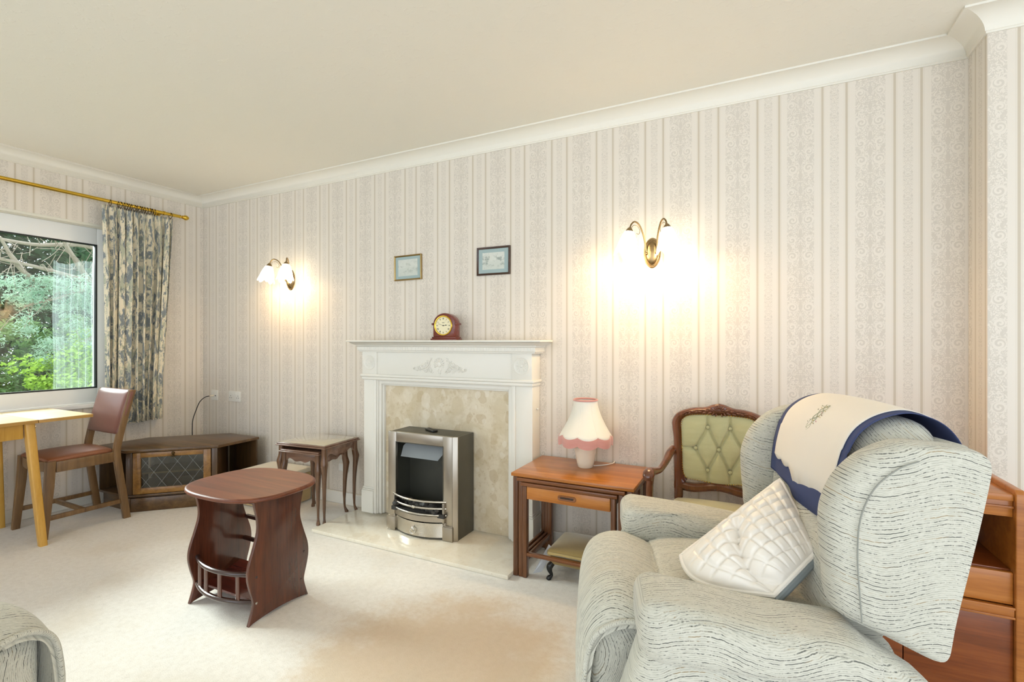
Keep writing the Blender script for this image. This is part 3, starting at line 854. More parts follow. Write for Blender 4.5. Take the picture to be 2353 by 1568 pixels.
# ================================================================== GLASS TOPPED NEST
def cabriole(bm, x, y, dx, dy, ztop, k=1.):
    prof = [(ztop, 0, .015), (ztop-.055, 0, .016), (ztop-.085, .005, .018), (ztop-.105, .009, .0185), (ztop-.13, .008, .016), (ztop-.19, .003, .0125), (ztop-.29, -.002, .0095), (.07, -.002, .0078), (.035, .001, .0075), (.016, .008, .011), (.006, .012, .0125), (0, .012, .0118)]
    P = spl([(z, o, r) for z, o, r in prof], 3)
    rings = []
    for q in P:
        z, o, r = q
        rings.append([Vector((x+dx*o+a*r/.5, y+dy*o+b_*r/.5, z)) for a, b_ in rrect(1, 1, .28 if z > .1 else .48, 3)])
    return loft(bm, rings)
def scallop(x0, x1, zt, dep, n=24):
    lo = []
    for k in range(n+1):
        f = k/n
        d = dep*(.60+.26*(.5-.5*cos(2*pi*f))+.07*cos(6*pi*f))
        e = .30*dep*max(0, 1-min(f, 1-f)/.10)**2
        lo.append((x0+(x1-x0)*f, zt-d-e))
    return [(x0, zt), (x1, zt)]+lo[::-1]
def nest(name, label, loc, rz, w, d, zt, front, glass):
    t = thing(name, label, 'side table', loc, rz, 'nest of glass topped tables')
    bm = B(); box(bm, -w/2, w/2, -d/2, d/2, zt-.013, zt-.002, b=.005, seg=3); box(bm, -w/2-.006, w/2+.006, -d/2-.006, d/2+.006, zt-.021, zt-.012, b=.004, seg=3)
    obj('top', bm, M['walnut_x'], t)
    if glass:
        bm = B(); box(bm, -w/2+.014, w/2-.014, -d/2+.014, d/2-.014, zt-.0035, zt+.0005, b=.001); obj('glass_inset', bm, M['top_glass'], t)
    ix, iy = w/2-.022, d/2-.022
    for sx in (-1, 1):
        for sy in (-1, 1):
            bm = B(); cabriole(bm, sx*ix, sy*iy, sx*.7, sy*.7, zt-.021); obj('leg', bm, M['walnut'], t)
    for sx in (-1, 1):
        bm = B(); prism(bm, scallop(-iy+.012, iy-.012, zt-.021, .072), sx*ix-.006, sx*ix+.006, 'yz', .001); obj('apron', bm, M['walnut_x'], t)
    bm = B(); prism(bm, scallop(-ix+.012, ix-.012, zt-.021, .072), iy-.006, iy+.006, 'xz', .001); obj('apron', bm, M['walnut_x'], t)
    if front:
        bm = B(); prism(bm, scallop(-ix+.012, ix-.012, zt-.021, .066), -iy-.006, -iy+.006, 'xz', .001); obj('apron', bm, M['walnut_x'], t)
    return t
nest('side_table', 'largest walnut side table with inset glass top left of fireplace', (1.648, -.238, 0), radians(5), .396, .330, .503, False, True)
nest('side_table', 'smaller walnut table tucked beneath the glass topped one', (1.643, -.262, 0), radians(5), .318, .290, .462, True, False)

# ================================================================== MAGAZINE TABLE
t = thing('magazine_table', 'mahogany magazine table with rounded top, wavy side panels and slatted rack', 'table', (2.216, -1.145, 0))
ZT = .522
bm = B(); n = 72; rings = []
def supe(a, b, e, z, cx=0, cy=.015):
    out = []
    for k in range(n):
        th = 2*pi*k/n; c, s = cos(th), sin(th)
        out.append(Vector((cx+a*math.copysign(abs(c)**(2/e), c), cy+b*math.copysign(abs(s)**(2/e), s), z)))
    return out
for (q, z) in ((-.012, ZT-.018), (-.004, ZT-.018), (0, ZT-.014), (.0005, ZT-.009), (-.001, ZT-.004), (-.005, ZT), (-.012, ZT)): rings.append(supe(.268+q, .219+q, 2.8, z))
loft(bm, rings); obj('table_top', bm, M['mahog_top'], t, angle=60)
prof = [(.147, 0), (.137, .030), (.126, .070), (.126, .095), (.140, .145), (.149, .195), (.144, .245), (.122, .310), (.105, .370), (.106, .420), (.118, .475), (.124, ZT-.0185)]
right = [tuple(v[:2]) for v in spl([(a, b, 0) for a, b in prof], 4)]
arch = [(-.147+.294*k/16, .003+.014*sin(pi*k/16)) for k in range(1, 16)]
poly = right + [(-a, b) for a, b in right[::-1]] + arch
for s in (-1, 1):
    bm = B(); prism(bm, poly, s*.198-.008, s*.198+.008, 'yz', .002); p = obj('side_panel', bm, M['mahog_z'], t)
    for (yy, zz, mm) in ((-.112, .083, 'steel'), (.124, .205, 'mahog_dk'), (.108, .085, 'mahog_dk'), (-.112, .190, 'mahog_dk')):
        bm = B(); sphere(bm, (s*.2065, yy, zz), .0052, 10, 6, (.4, 1, 1)); obj('screw_cap', bm, M[mm], p)
def bow(z, r, dep):
    return [Vector((x*.190, -.112-dep*(1-x*x), z)) for x in [-1+2*k/20 for k in range(21)]]
for z, r in ((.196, .0105), (.083, .0105)):
    bm = B(); tube(bm, bow(z, r, .048), r, 12); obj('rack_rail', bm, M['mahog_dk'], t)
for x in (-.68, -.30, .20, .66):
    bm = B(); y = -.112-.048*(1-x*x)
    loft(bm, [[Vector((x*.190+a, y+b_, z)) for a, b_ in rrect(.024, .006, .002, 2)] for z in (.084, .140, .196)]); obj('rack_slat', bm, M['mahog_z'], t)
bm = B(); box(bm, -.189, .189, .10, .116, .196, .214, b=.004); obj('back_rail', bm, M['mahog_dk'], t)
bm = B(); box(bm, -.189, .189, .085, .101, .080, .098, b=.004); obj('back_rail', bm, M['mahog_dk'], t)
bm = B(); box(bm, -.189, .189, .112, .128, .296, .314, b=.004); obj('back_rail', bm, M['mahog_dk'], t)
bm = B()
loft(bm, [[Vector((x, y, z)) for (y, z) in ((-.115, .082), (-.03, .060), (.09, .100), (.09, .108), (-.03, .070), (-.115, .092))] for x in (-.189, .189)]); obj('rack_floor', bm, M['mahog_red'], t)
bm = B(); box(bm, -.18, .18, -.10, .10, ZT-.045, ZT-.0185, b=.003); obj('top_batten', bm, M['mahog_z'], t)
# ================================================================== FIREPLACE
HZ = .022
t = thing('hearth', 'polished cream marble hearth slab on the carpet below the electric fire', 'hearth', (2.52, -.21, 0))
bm = B(); box(bm, 1.852-2.52, 3.185-2.52, -.270, .185, 0, HZ, b=.004); obj('hearth_slab', bm, M['marble_hearth'], t)
bm = B(); box(bm, 2.05, 3.02, -.060, -.012, HZ+.0005, .885, b=0)
tag(obj('marble_panel', bm, M['marble']), 'mottled beige marble panel set inside the white fireplace surround', 'marble panel')

X0, X1 = 1.918, 3.150; FD = -.105; OX0, OX1, OZ = 2.068, 2.985, .868; XM = (X0+X1)/2
t = thing('fireplace_surround', 'white painted mantelpiece with fluted cornice, round rosettes and carved swags', 'fireplace', (XM, 0, 0))
Lf = lambda o, par=None: L(o, t, par)
Y1 = -.0008
# legs
for (a, b) in ((X0, X0+.090), (X1-.106, X1)):
    bm = B(); box(bm, a, b, FD, Y1, HZ+.0005, .921, b=.003); lg = Lf(obj('pilaster', bm, M['paint'], None))
    bm = B()
    l_, r_ = (1, 0) if a < XM else (0, 1)
    box(bm, a-.010*l_, b+.010*r_, FD-.014, Y1, HZ+.0008, .170, b=.003); box(bm, a-.007*l_, b+.007*r_, FD-.010, Y1, .170, .180, b=.004); box(bm, a-.004*l_, b+.004*r_, FD-.006, Y1, .180, .192, b=.004)
    Lf(obj('plinth_block', bm, M['paint'], None), lg)
# moulding round the opening
def arch_mould(bm, o, depth, w):
    a0, a1, zt = OX0-o, OX1+o, OZ+o
    box(bm, a0-w, a0, depth, Y1, HZ+.0008, zt+w, b=.003); box(bm, a1, a1+w, depth, Y1, HZ+.0008, zt+w, b=.003); box(bm, a0-.001, a1+.001, depth, Y1, zt, zt+w, b=.003)
bm = B(); arch_mould(bm, 0, -.078, .012); arch_mould(bm, .011, -.094, .020); arch_mould(bm, .030, -.104, .010); arch_mould(bm, .039, -.112, .022)
Lf(obj('opening_moulding', bm, M['paint'], None))
# frieze
bm = B(); box(bm, X0, X1, FD-.006, Y1, .919, 1.095, b=.003); fr = Lf(obj('frieze', bm, M['paint'], None))
for (a, b) in ((X0-.002, X0+.122), (X1-.122, X1+.002)):
    bm = B(); box(bm, a, b, FD-.014, Y1, .940, 1.097, b=.003); Lf(obj('corner_block', bm, M['paint'], None))
bm = B(); box(bm, X0-.014, X1+.014, FD-.020, Y1, .924, .942, b=.006, seg=3); box(bm, X0-.007, X1+.007, FD-.014, Y1, .905, .9245, b=.005, seg=3)
Lf(obj('band_moulding', bm, M['paint'], None))
# cornice and shelf
bm = B()
prof = [(.006, 1.088), (.022, 1.090), (.024, 1.098), (.030, 1.100), (.030, 1.122), (.036, 1.126), (.038, 1.134), (.048, 1.138), (.062, 1.146), (.068, 1.153), (.072, 1.153)]
rings = [[(X0-d, Y1, z), (X0-d, FD-d, z), (X1+d, FD-d, z), (X1+d, Y1, z)] for d, z in prof]
loft(bm, rings); cn = Lf(obj('cornice', bm, M['paint'], None, angle=50))
bm = B(); n = 64
for k in range(n):
    x = X0-.026+(X1-X0+.052)*(k+.5)/n; w = (X1-X0+.052)/n
    box(bm, x-w*.34, x+w*.34, FD-.0325, FD-.028, 1.1015, 1.1205, b=.0015, seg=1)
Lf(obj('fluting', bm, M['paint'], None), cn)
bm = B(); box(bm, X0-.082, X1+.082, FD-.082, Y1, 1.1535, 1.165, b=.004, seg=3); Lf(obj('mantel_shelf', bm, M['paint'], None))
# rosettes
for cx in (X0+.062, X1-.062):
    bm = B()
    M4 = Matrix.Translation((cx, FD-.0135, 1.018)) @ Matrix.Rotation(pi/2, 4, 'X')
    lathe(bm, [(0, 0), (.049, 0), (.049, .003), (.046, .0045), (.043, .003), (.041, .0018), (0, .0018)], 40, M=M4)
    for k in range(20):
        a = 2*pi*k/20; c = M4 @ Vector((.024*cos(a), .024*sin(a), .0015)); e = B()
        bmesh.ops.create_uvsphere(e, u_segments=8, v_segments=5, radius=1)
        merge(bm, e, Matrix.Translation(c) @ Matrix.Rotation(-(a), 4, 'Y') @ Matrix.Diagonal((.013, .0022, .0032, 1)))
    sphere(bm, (cx, FD-.015, 1.018), .009, 12, 8, (1, .45, 1))
    Lf(obj('rosette', bm, M['paint'], None), fr)
# carved appliques
def scroll(bm, pts, r):
    P = spl([(x, FD-.0085, z) for x, z in pts], 5); n = len(P)
    tube(bm, P, [r*(.35+.65*sin(pi*(k+.5)/n)) for k in range(n)], 7, flat=.7)
def spiral(cx, cz, r, a0, turns, sg, n=18): return [(cx+r*(1-.75*k/n)*cos(a0+sg*turns*2*pi*k/n), cz+r*(1-.75*k/n)*sin(a0+sg*turns*2*pi*k/n)) for k in range(n+1)]
for sg in (-1, 1):
    bm = B(); cx = XM-.005
    def P(u, v): return (cx+sg*u, 1.0+v)
    main = [P(.050, .056), P(.066, .040), P(.078, .015), P(.100, -.004), P(.135, -.014), P(.165, -.020), P(.188, -.022)]
    scroll(bm, main, .0062)
    for (u, v, r, a0, tn, s2) in ((.095, .018, .019, 3.6, 1.0, 1), (.125, -.002, .017, 3.4, 1.1, -1), (.155, -.012, .013, .5, 1.1, 1), (.072, -.018, .016, 1.2, 1.1, 1), (.100, -.024, .012, .2, 1.0, -1), (.186, -.012, .010, 3.8, 1.1, 1), (.052, -.030, .010, 1.6, 1.2, -1)):
        s = [(P(a, b)) for a, b in spiral(u, v, r, a0, tn, s2)]; scroll(bm, s, .0052)
    for (u, v, r, an) in ((.060, .046, .012, 1.1), (.084, .034, .013, .5), (.110, .014, .012, .3), (.140, .002, .011, .2), (.068, .010, .012, 1.9), (.085, -.008, .012, 2.2), (.118, -.022, .010, .1), (.142, -.026, .009, .3), (.168, -.026, .008, .2)):
        x, z = P(u, v); e = B(); bmesh.ops.create_uvsphere(e, u_segments=8, v_segments=6, radius=1)
        merge(bm, e, Matrix.Translation((x, FD-.007, z)) @ Matrix.Rotation(-sg*an if sg > 0 else an, 4, 'Y') @ Matrix.Diagonal((r, .004, r*.38, 1)))
    Lf(obj('carved_swag', bm, M['paint'], None), fr)
bm = B(); cx = XM-.005
for k in range(11):
    a = radians(-30+k*24); x, z = cx+.026*cos(a), 1.018+.026*sin(a)
    e = B(); bmesh.ops.create_uvsphere(e, u_segments=8, v_segments=6, radius=1)
    merge(bm, e, Matrix.Translation((x, FD-.008, z)) @ Matrix.Rotation(-a, 4, 'Y') @ Matrix.Diagonal((.015, .006, .0058, 1)))
sphere(bm, (cx, FD-.006, 1.016), .017, 14, 8, (1, .35, 1))
for (u, v, r) in ((-.010, -.018, .007), (.010, -.018, .007), (0, -.026, .007), (-.006, -.036, .006), (.006, -.036, .006), (0, -.046, .005), (0, -.055, .0035)): sphere(bm, (cx+u, FD-.007, 1.0+v), r, 8, 6, (1, .7, 1.2))
Lf(obj('carved_shell', bm, M['paint'], None), fr)

# ================================================================== ELECTRIC FIRE
FX0, FX1, FY, FZ = 2.264, 2.752, -.268, HZ+.001
FW = FX1-FX0; FH = .592
t = thing('electric_fire', 'freestanding brushed nickel electric fire with grate bars and coals in the fireplace', 'electric fire', (FX0, FY, FZ))
bm = B(); D0 = .20
box(bm, .012, FW-.004, .022, D0, .0, FH-.003, b=.003)
# hollow the firebox out of a shell: back, sides, top
bm.free(); bm = B()
box(bm, .004, .018, .020, D0, 0, FH-.003, b=.002); box(bm, FW-.018, FW-.004, .020, D0, 0, FH-.003, b=.002)
box(bm, .0175, FW-.0175, .020, D0, FH-.017, FH-.003, b=.002); box(bm, .0175, FW-.0175, D0-.012, D0, 0, FH-.0165, b=0); box(bm, .0175, FW-.0175, .035, D0-.0115, .06, .075, b=0)
obj('casing', bm, M['iron'], t)
OXa, OXb, OZa, OZb = .062, FW-.090, .085, FH-.062
bm = B()
box(bm, 0, OXa, 0, .020, .078, FH, b=.004); box(bm, OXb, FW-.026, 0, .020, .078, FH, b=.004); box(bm, OXa-.001, OXb+.001, 0, .020, OZb, FH, b=.004)
prism(bm, [(FW-.026, .002), (FW, .018), (FW, .024), (FW-.026, .024)], .0, FH-.001, 'xy', .001)
obj('front_frame', bm, M['steel'], t)
for a, b in ((-.006, .060), (FW-.088, FW-.020)):
    bm = B(); box(bm, a, b, -.010, .02, 0, .080, b=.003); box(bm, a+.002, b-.002, -.006, .02, .0795, .085, b=.002); obj('foot', bm, M['steel'], t)
bm = B()
for (x0, x1, z0, z1) in ((OXa-.004, OXa, OZa, OZb+.004), (OXb, OXb+.004, OZa, OZb+.004), (OXa-.004, OXb+.004, OZb, OZb+.004)): box(bm, x0, x1, -.002, .002, z0, z1, b=.001)
obj('inner_bead', bm, M['iron'], t)
bm = B(); box(bm, .0185, FW-.0185, D0-.020, D0-.0125, .0755, FH-.0175, b=0); box(bm, .0185, .024, .022, D0-.0205, .0755, FH-.0175, b=0); box(bm, FW-.024, FW-.0185, .022, D0-.0205, .0755, FH-.0175, b=0)
obj('firebox', bm, M['firebox'], t)
bm = B()
hood = [(OXa+.020, OZb-.028), (OXa+.052, OZb+.006), (OXb+.01, OZb+.006), (OXb+.002, OZb-.018), (OXb-.048, OZb-.088), (OXa+.020, OZb-.088)]
loft(bm, [[Vector((x, .055+(z-OZb)*.42+d, z)) for x, z in hood] for d in (0, .004)]); obj('hood', bm, M['hood'], t)
def arc(z, dep, x0=OXa-.022, x1=OXb+.022, n=24): return [Vector((x0+(x1-x0)*k/n, .004-dep*(1-(2*k/n-1)**2), z)) for k in range(n+1)]
for z in (.218, .180, .142):
    bm = B(); tube(bm, arc(z, .052), .0062, 12); g = obj('grate_bar', bm, M['steel_x'], t)
    if z == .180:
        b2 = B(); sphere(b2, ((OXa+OXb)/2, -.048, z), .011, 14, 10, (.7, 1, 1)); tube(b2, [((OXa+OXb)/2-.012, -.048, z), ((OXa+OXb)/2+.012, -.048, z)], .0085, 12); obj('knot', b2, M['steel_x'], g)
for x in (OXa-.010, OXb+.010):
    bm = B(); box(bm, x-.007, x+.007, -.012, .004, .10, .212, b=.002); obj('grate_post', bm, M['steel'], t)
def bowed(bm, z0, z1, dep, th, x0, x1, y0=.004):
    A = arc(0, dep, x0, x1)
    loft(bm, [[a+Vector((0, 0, z0)), a+Vector((0, 0, z1)), a+Vector((0, th, z1)), a+Vector((0, th, z0))] for a in A]); return bm
bm = B(); bowed(bm, .102, .134, .056, .010, OXa-.022, OXb+.022); obj('grate_band', bm, M['steel'], t)
bm = B(); bowed(bm, .012, .092, .048, .008, OXa-.004, OXb+.006); dr = obj('ash_drawer', bm, M['steel_x'], t)
bm = B(); cx = (OXa+OXb)/2-.004
tube(bm, [(cx+.015*cos(a), -.056, .042+.015*sin(a)) for a in [2*pi*k/24 for k in range(24)]], .0032, 8, loop=True); sphere(bm, (cx, -.052, .062), .007, 10, 8); obj('ring_pull', bm, M['chrome'], dr)
for x in (OXa-.012, OXb+.016):
    bm = B(); box(bm, x-.008, x+.008, -.006, .01, .002, .100, b=.002); obj('grate_leg', bm, M['steel'], t)
bm = B(); bowed(bm, .002, .012, .040, .006, OXa, OXb); box(bm, OXa, OXb, .006, .014, .002, .10, b=0); obj('base_plate', bm, M['iron'], t)
rnd = random.Random(5)
bm = B(); box(bm, OXa-.02, OXb+.02, -.02, .12, .128, .150, b=0); obj('coal_bed', bm, M['coal'], t)
cl = []
for k in range(26):
    x = OXa+.012+(OXb-OXa-.024)*((k*0.618) % 1); y = -.015+.07*((k*.377) % 1); z = .158+.022*rnd.random()
    bm = B(); e = bmesh.ops.create_icosphere(bm, subdivisions=2, radius=.016+.008*rnd.random())
    sd = rnd.random()*50
    for v in bm.verts: v.co = v.co*(1+.35*mnoise.noise(v.co*60+Vector((sd, 0, 0)))); v.co.z *= .8
    bmesh.ops.translate(bm, vec=Vector((x, y, z)), verts=bm.verts)
    obj('coal', bm, M['coal'], t, angle=20)
# remote control lying on the fire
t = thing('remote_control', 'small black remote control lying on top of the electric fire', 'remote control', (2.498, -.150, FZ+FH-.0028), radians(-28))
bm = B(); box(bm, -.055, .055, -.018, .018, .0003, .014, b=.005, seg=3); obj('case', bm, M['black'], t)
for k in range(4):
    bm = B(); box(bm, -.04+.022*k, -.030+.022*k, -.006, .006, .0142, .0156, b=.001); obj('button', bm, M['slot'], t)
# small hook on the end of the surround
bm = B(); sphere(bm, (X1+.006, -.05, .775), .007, 10, 8); tag(obj('hook', bm, M['paint']), 'tiny white hook on the right side of the mantelpiece leg', 'hook')

# ================================================================== MANTEL CLOCK
t = thing('mantel_clock', 'arched mahogany quartz clock with round cream dial standing on mantelpiece', 'clock', (2.578, -.105, 1.1652), radians(4))
Wc = .076
arch = [(Wc, .020)] + [(Wc, .096)] + [(Wc*cos(a), .096+.067*sin(a)) for a in [pi*k/20 for k in range(1, 20)]] + [(-Wc, .096), (-Wc, .020)]
bm = B(); prism(bm, arch, -.030, .030, 'xz', .003); obj('case', bm, M['clockwood'], t)
bm = B(); box(bm, -.090, .090, -.040, .036, 0, .010, b=.003, seg=3); box(bm, -.083, .083, -.036, .034, .0098, .0205, b=.004, seg=3); obj('base', bm, M['clockwood'], t)
for s in (-1, 1):
    bm = B(); box(bm, s*.079-.0075, s*.079+.0075, -.034, .031, .091, .104, b=.004, seg=3); obj('shoulder', bm, M['clockwood'], t)
bm = B(); Mf = Matrix.Translation((-.004, -.0302, .088)) @ Matrix.Rotation(pi/2, 4, 'X')
lathe(bm, [(.053, 0), (.0605, .001), (.0615, .004), (.059, .007), (.055, .0065), (.0525, .003)], 40, M=Mf, loop=True); obj('bezel', bm, M['brass'], t)
bm = B(); lathe(bm, [(0, 0), (.0535, 0), (.0535, .002), (0, .002)], 40, M=Mf); d = obj('dial', bm, M['dial'], t)
def dstroke(bm, r0, r1, a, w, off=0.):
    ca, sa = sin(a), cos(a)
    P = []
    for (r, o_) in ((r0, -w/2), (r0, w/2), (r1, w/2), (r1, -w/2)): P.append(Vector((-.004+ca*r+sa*(o_+off), -.0325, .088+sa*r-ca*(o_+off))))
    loft(bm, [P, [p+Vector((0, -.0004, 0)) for p in P]]); return bm
NUM = ['XII', 'I', 'II', 'III', 'IIII', 'V', 'VI', 'VII', 'VIII', 'IX', 'X', 'XI']
bm = B()
def slant(bm, a, o0, o1, w=.0012):
    ca, sa = sin(a), cos(a); P = []
    for (r, o_) in ((.037, o0-w/2), (.037, o0+w/2), (.047, o1+w/2), (.047, o1-w/2)): P.append(Vector((-.004+ca*r+sa*o_, -.0325, .088+sa*r-ca*o_)))
    loft(bm, [P, [p+Vector((0, -.0004, 0)) for p in P]])
for h, s in enumerate(NUM):
    a = 2*pi*h/12; wd = {'I': .0024, 'V': .005, 'X': .005}; tot = sum(wd[c] for c in s); x = -tot/2
    for c in s:
        m_ = x+wd[c]/2
        if c == 'I': dstroke(bm, .037, .047, a, .0012, m_)
        elif c == 'V': slant(bm, a, m_, m_-.0018); slant(bm, a, m_, m_+.0018, .0008)
        else: slant(bm, a, m_+.0018, m_-.0018); slant(bm, a, m_-.0018, m_+.0018, .0008)
        x += wd[c]
obj('numerals', bm, M['ink'], d)
bm = B()
for k in range(6): box(bm, -.0115+.0026*k, -.0098+.0026*k, -.0328, -.0323, .1035, .1065, b=0)
obj('dial_mark', bm, M['ink'], d)
bm = B(); dstroke(bm, -.006, .026, 2*pi*(2.78/12), .0022); sphere(bm, (-.004+.018*sin(2*pi*2.78/12), -.0328, .088+.018*cos(2*pi*2.78/12)), .0032, 8, 6, (1, .2, 1)); obj('hour_hand', bm, M['ink'], d)
bm = B(); dstroke(bm, -.008, .036, 2*pi*(48/60), .0014); sphere(bm, (-.004, -.033, .088), .0035, 10, 8, (1, .4, 1)); obj('minute_hand', bm, M['ink'], d)

# ================================================================== PICTURES
def picture(label, cx, cz, w, h, fw, fm, prt, tilt, mw):
    t = thing('framed_picture', label, 'picture', (cx, -.0008, cz), 0, 'small framed prints above the mantelpiece')
    t.rotation_euler = (0, tilt, 0)
    bm = B(); ring_frame2(bm, w, h, fw); obj('frame', bm, fm, t)
    bm = B(); box(bm, -w/2+fw*.8, w/2-fw*.8, -.007, -.001, -h/2+fw*.8, h/2-fw*.8, b=0); obj('mount', bm, M['mat_blue'], t)
    bm = B(); box(bm, -w/2+fw+mw, w/2-fw-mw, -.0078, -.0069, -h/2+fw+mw*.85, h/2-fw-mw*.85, b=0); obj('print', bm, prt, t)
    return t
def ring_frame2(bm, w, h, f):
    prof = [(0, 0), (0, -.012), (f*.3, -.015), (f*.7, -.013), (f, -.008), (f, 0)]
    rings = []
    for (sx, sz) in ((-1, -1), (1, -1), (1, 1), (-1, 1)):
        rings.append([Vector((sx*(w/2-d), y, sz*(h/2-d))) for d, y in prof])
    loft(bm, rings, loop=True)
picture('small landscape print in thin gilt frame, left of the two', 2.208, 1.645, .222, .166, .010, M['frame_gold'], M['print_hill'], radians(-.6), .022)
picture('small woodland print in dark wooden frame, right of the two', 2.849, 1.643, .226, .170, .012, M['frame_dark'], M['print_tree'], radians(.4), .026)

# ================================================================== WALL LIGHTS
def sconce(label, cx, cz, watt):
    t = thing('wall_light', label, 'wall light', (cx, -.0006, cz), 0, 'pair of brass wall lights')
    bm = B(); Mp = Matrix.Rotation(pi/2, 4, 'X') @ Matrix.Diagonal((.55, 1, 1, 1))
    lathe(bm, [(0, 0), (.078, 0), (.078, .004), (.074, .008), (.070, .008), (.067, .012), (.063, .013), (.058, .019), (.045, .024), (.025, .027), (0, .028)], 40, M=Mp); obj('backplate', bm, M['old_brass'], t)
    for s in (-1, 1):
        bm = B(); pth = spl([(s*.026, -.024, -.002), (s*.028, -.030, .03), (s*.036, -.045, .085), (s*.052, -.068, .135), (s*.070, -.092, .150), (s*.084, -.108, .135), (s*.090, -.114, .112)], 6)
        tube(bm, pth, .0042, 10); a = obj('arm', bm, M['old_brass'], t)
        b2 = B(); sphere(b2, (s*.026, -.024, -.004), .0085, 12, 8); obj('knob', b2, M['old_brass'], a)
        b2 = B(); sp = spl([(s*.084, -.106, .118), (s*.074, -.094, .132), (s*.058, -.075, .128), (s*.050, -.066, .105), (s*.056, -.072, .088), (s*.064, -.080, .094)], 5); tube(b2, sp, .0014, 6); obj('scroll_wire', b2, M['old_brass'], a)
        ax = Vector((s*.10, -.16, -1)).normalized(); q = ax.to_track_quat('Z', 'Y').to_matrix().to_4x4()
        Ms = Matrix.Translation((s*.090, -.114, .118)) @ q
        b2 = B(); lathe(b2, [(0, 0), (.006, 0), (.012, .006), (.020, .020), (.0245, .034), (.0225, .034), (.018, .020), (0, .004)], 24, M=Ms); obj('lamp_cup', b2, M['old_brass'], a)
        b2 = B(); n = 40
        prof = [(.021, .026), (.028, .040), (.036, .060), (.042, .080), (.046, .100), (.050, .118), (.056, .134)]
        rings = []
        for i, (r, z) in enumerate(prof):
            f = i/(len(prof)-1)
            rings.append([Vector((r*(1+.05*f*cos(5*th))*cos(th), r*(1+.05*f*cos(5*th))*sin(th), z+.016*f*f*cos(5*th))) for th in [2*pi*k/n for k in range(n)]])
        loft(b2, rings, cap=False); bmesh.ops.transform(b2, matrix=Ms, verts=b2.verts)
        sh = obj('glass_shade', b2, M['opal'], a, angle=180); solidify(sh, .003, 1)
        lp = bpy.data.lights.new('bulb', 'POINT'); lp.energy = watt; lp.color = (1., .66, .32); lp.shadow_soft_size = .025
        lo = bpy.data.objects.new('bulb', lp); COL.objects.link(lo); lo.parent = a; lo.location = Ms @ Vector((0, 0, .128))
    return t
sconce('lit twin arm brass wall light, left of the pictures near window corner', 1.090, 1.626, LAMP*.9)
sconce('lit twin arm brass wall light glaring on the wall above the teak tables', 3.782, 1.616, LAMP*2.3)
# ================================================================== TEAK NEST OF TABLES
def teak_table(label, cx, cy, w, d, zt, leg, drawer):
    t = thing('nesting_table', label, 'side table', (cx, cy, 0), 0, 'teak nest of tables')
    bm = B(); box(bm, -w/2, w/2, -d/2, d/2, zt-.017, zt, b=.003); obj('top', bm, M['teak'] if leg > .024 else M['teak_bar'], t)
    ix, iy = w/2-leg/2-.008, d/2-.022
    for sx in (-1, 1):
        for sy in (-1, 1):
            bm = B(); box(bm, sx*ix-leg/2, sx*ix+leg/2, sy*iy-.016, sy*iy+.016, 0, zt-.0175, b=.005, seg=3); obj('leg', bm, M['teak_dk'], t)
        bm = B(); box(bm, sx*ix-.007, sx*ix+.007, -iy+.0155, iy-.0155, .075, .100, b=.002); obj('side_stretcher', bm, M['teak_dk'], t)
        bm = B(); box(bm, sx*ix-.007, sx*ix+.007, -iy+.0155, iy-.0155, zt-.055, zt-.0175, b=.002); obj('side_rail', bm, M['teak_dk'], t)
    if drawer:
        bm = B(); box(bm, -ix+leg/2+.001, ix-leg/2-.001, -iy-.016, -iy+.004, zt-.080, zt-.019, b=.003); box(bm, -ix+leg/2+.003, ix-leg/2-.003, -iy+.004, iy-.02, zt-.076, zt-.021, b=0)
        dr = obj('drawer', bm, M['teak'], t)
        bm = B()
        P = rrect(.092, .026, .012, 5)
        rings = []
        for q, y in ((0, -iy-.0155), (.001, -iy-.0185), (.004, -iy-.019), (.007, -iy-.018), (.009, -iy-.0162)):
            rings.append([Vector((x*(1-q*2/.092), y, z*(1-q*2/.026)+zt-.049)) for x, z in P])
        loft(bm, rings); obj('recessed_pull', bm, M['teak_bar'], dr)
        bm = B(); box(bm, -.032, .032, -iy-.0168, -iy-.0155, zt-.055, zt-.043, b=.001); obj('pull_recess', bm, M['mahog_dk'], dr)
        bm = B(); box(bm, -ix+leg/2-.002, ix-leg/2+.002, -iy-.014, -iy+.008, .108, .124, b=.003); obj('front_rail', bm, M['teak_bar'], t)
    return t
TX, TY = 3.478, -.226
teak_table('largest teak nesting table carrying the pink fringed lamp', TX, TY, .604, .404, .510, .026, False)
teak_table('middle teak nesting table under the largest one', TX-.006, TY-.010, .535, .384, .489, .0235, False)
teak_table('smallest teak nesting table with a single drawer at the front', TX-.012, TY-.018, .478, .372, .468, .0235, True)

# ================================================================== TABLE LAMP
t = thing('table_lamp', 'cream table lamp with pink fringed bell shade on the teak table', 'lamp', (3.475, -.165, .5103))
bm = B(); lathe(bm, [(0, 0), (.036, 0), (.040, .004), (.046, .03), (.053, .07), (.057, .10), (.056, .118), (.048, .132), (.030, .140), (.014, .144), (.012, .165), (0, .165)], 40); obj('base', bm, M['ceramic'], t)
nP = 8; n = 64
def shape(th, f):                      # f = 0 top .. 1 bottom
    r = .060+.078*f**1.75
    sc = abs(sin(nP*th/2))
    r *= 1-.045*f*(1-sc)-.01*(1-sc)
    return r, .345-.185*f-.014*f**3*(sc**.8)+.009*f
bm = B(); rings = []
for k in range(15):
    f = k/14; rings.append([Vector((shape(2*pi*j/n, f)[0]*cos(2*pi*j/n), shape(2*pi*j/n, f)[0]*sin(2*pi*j/n), shape(2*pi*j/n, f)[1])) for j in range(n)])
loft(bm, rings, cap=False); sh = obj('lamp_shade', bm, M['shade'], t, angle=180); solidify(sh, .002)
bm = B(); rings = []
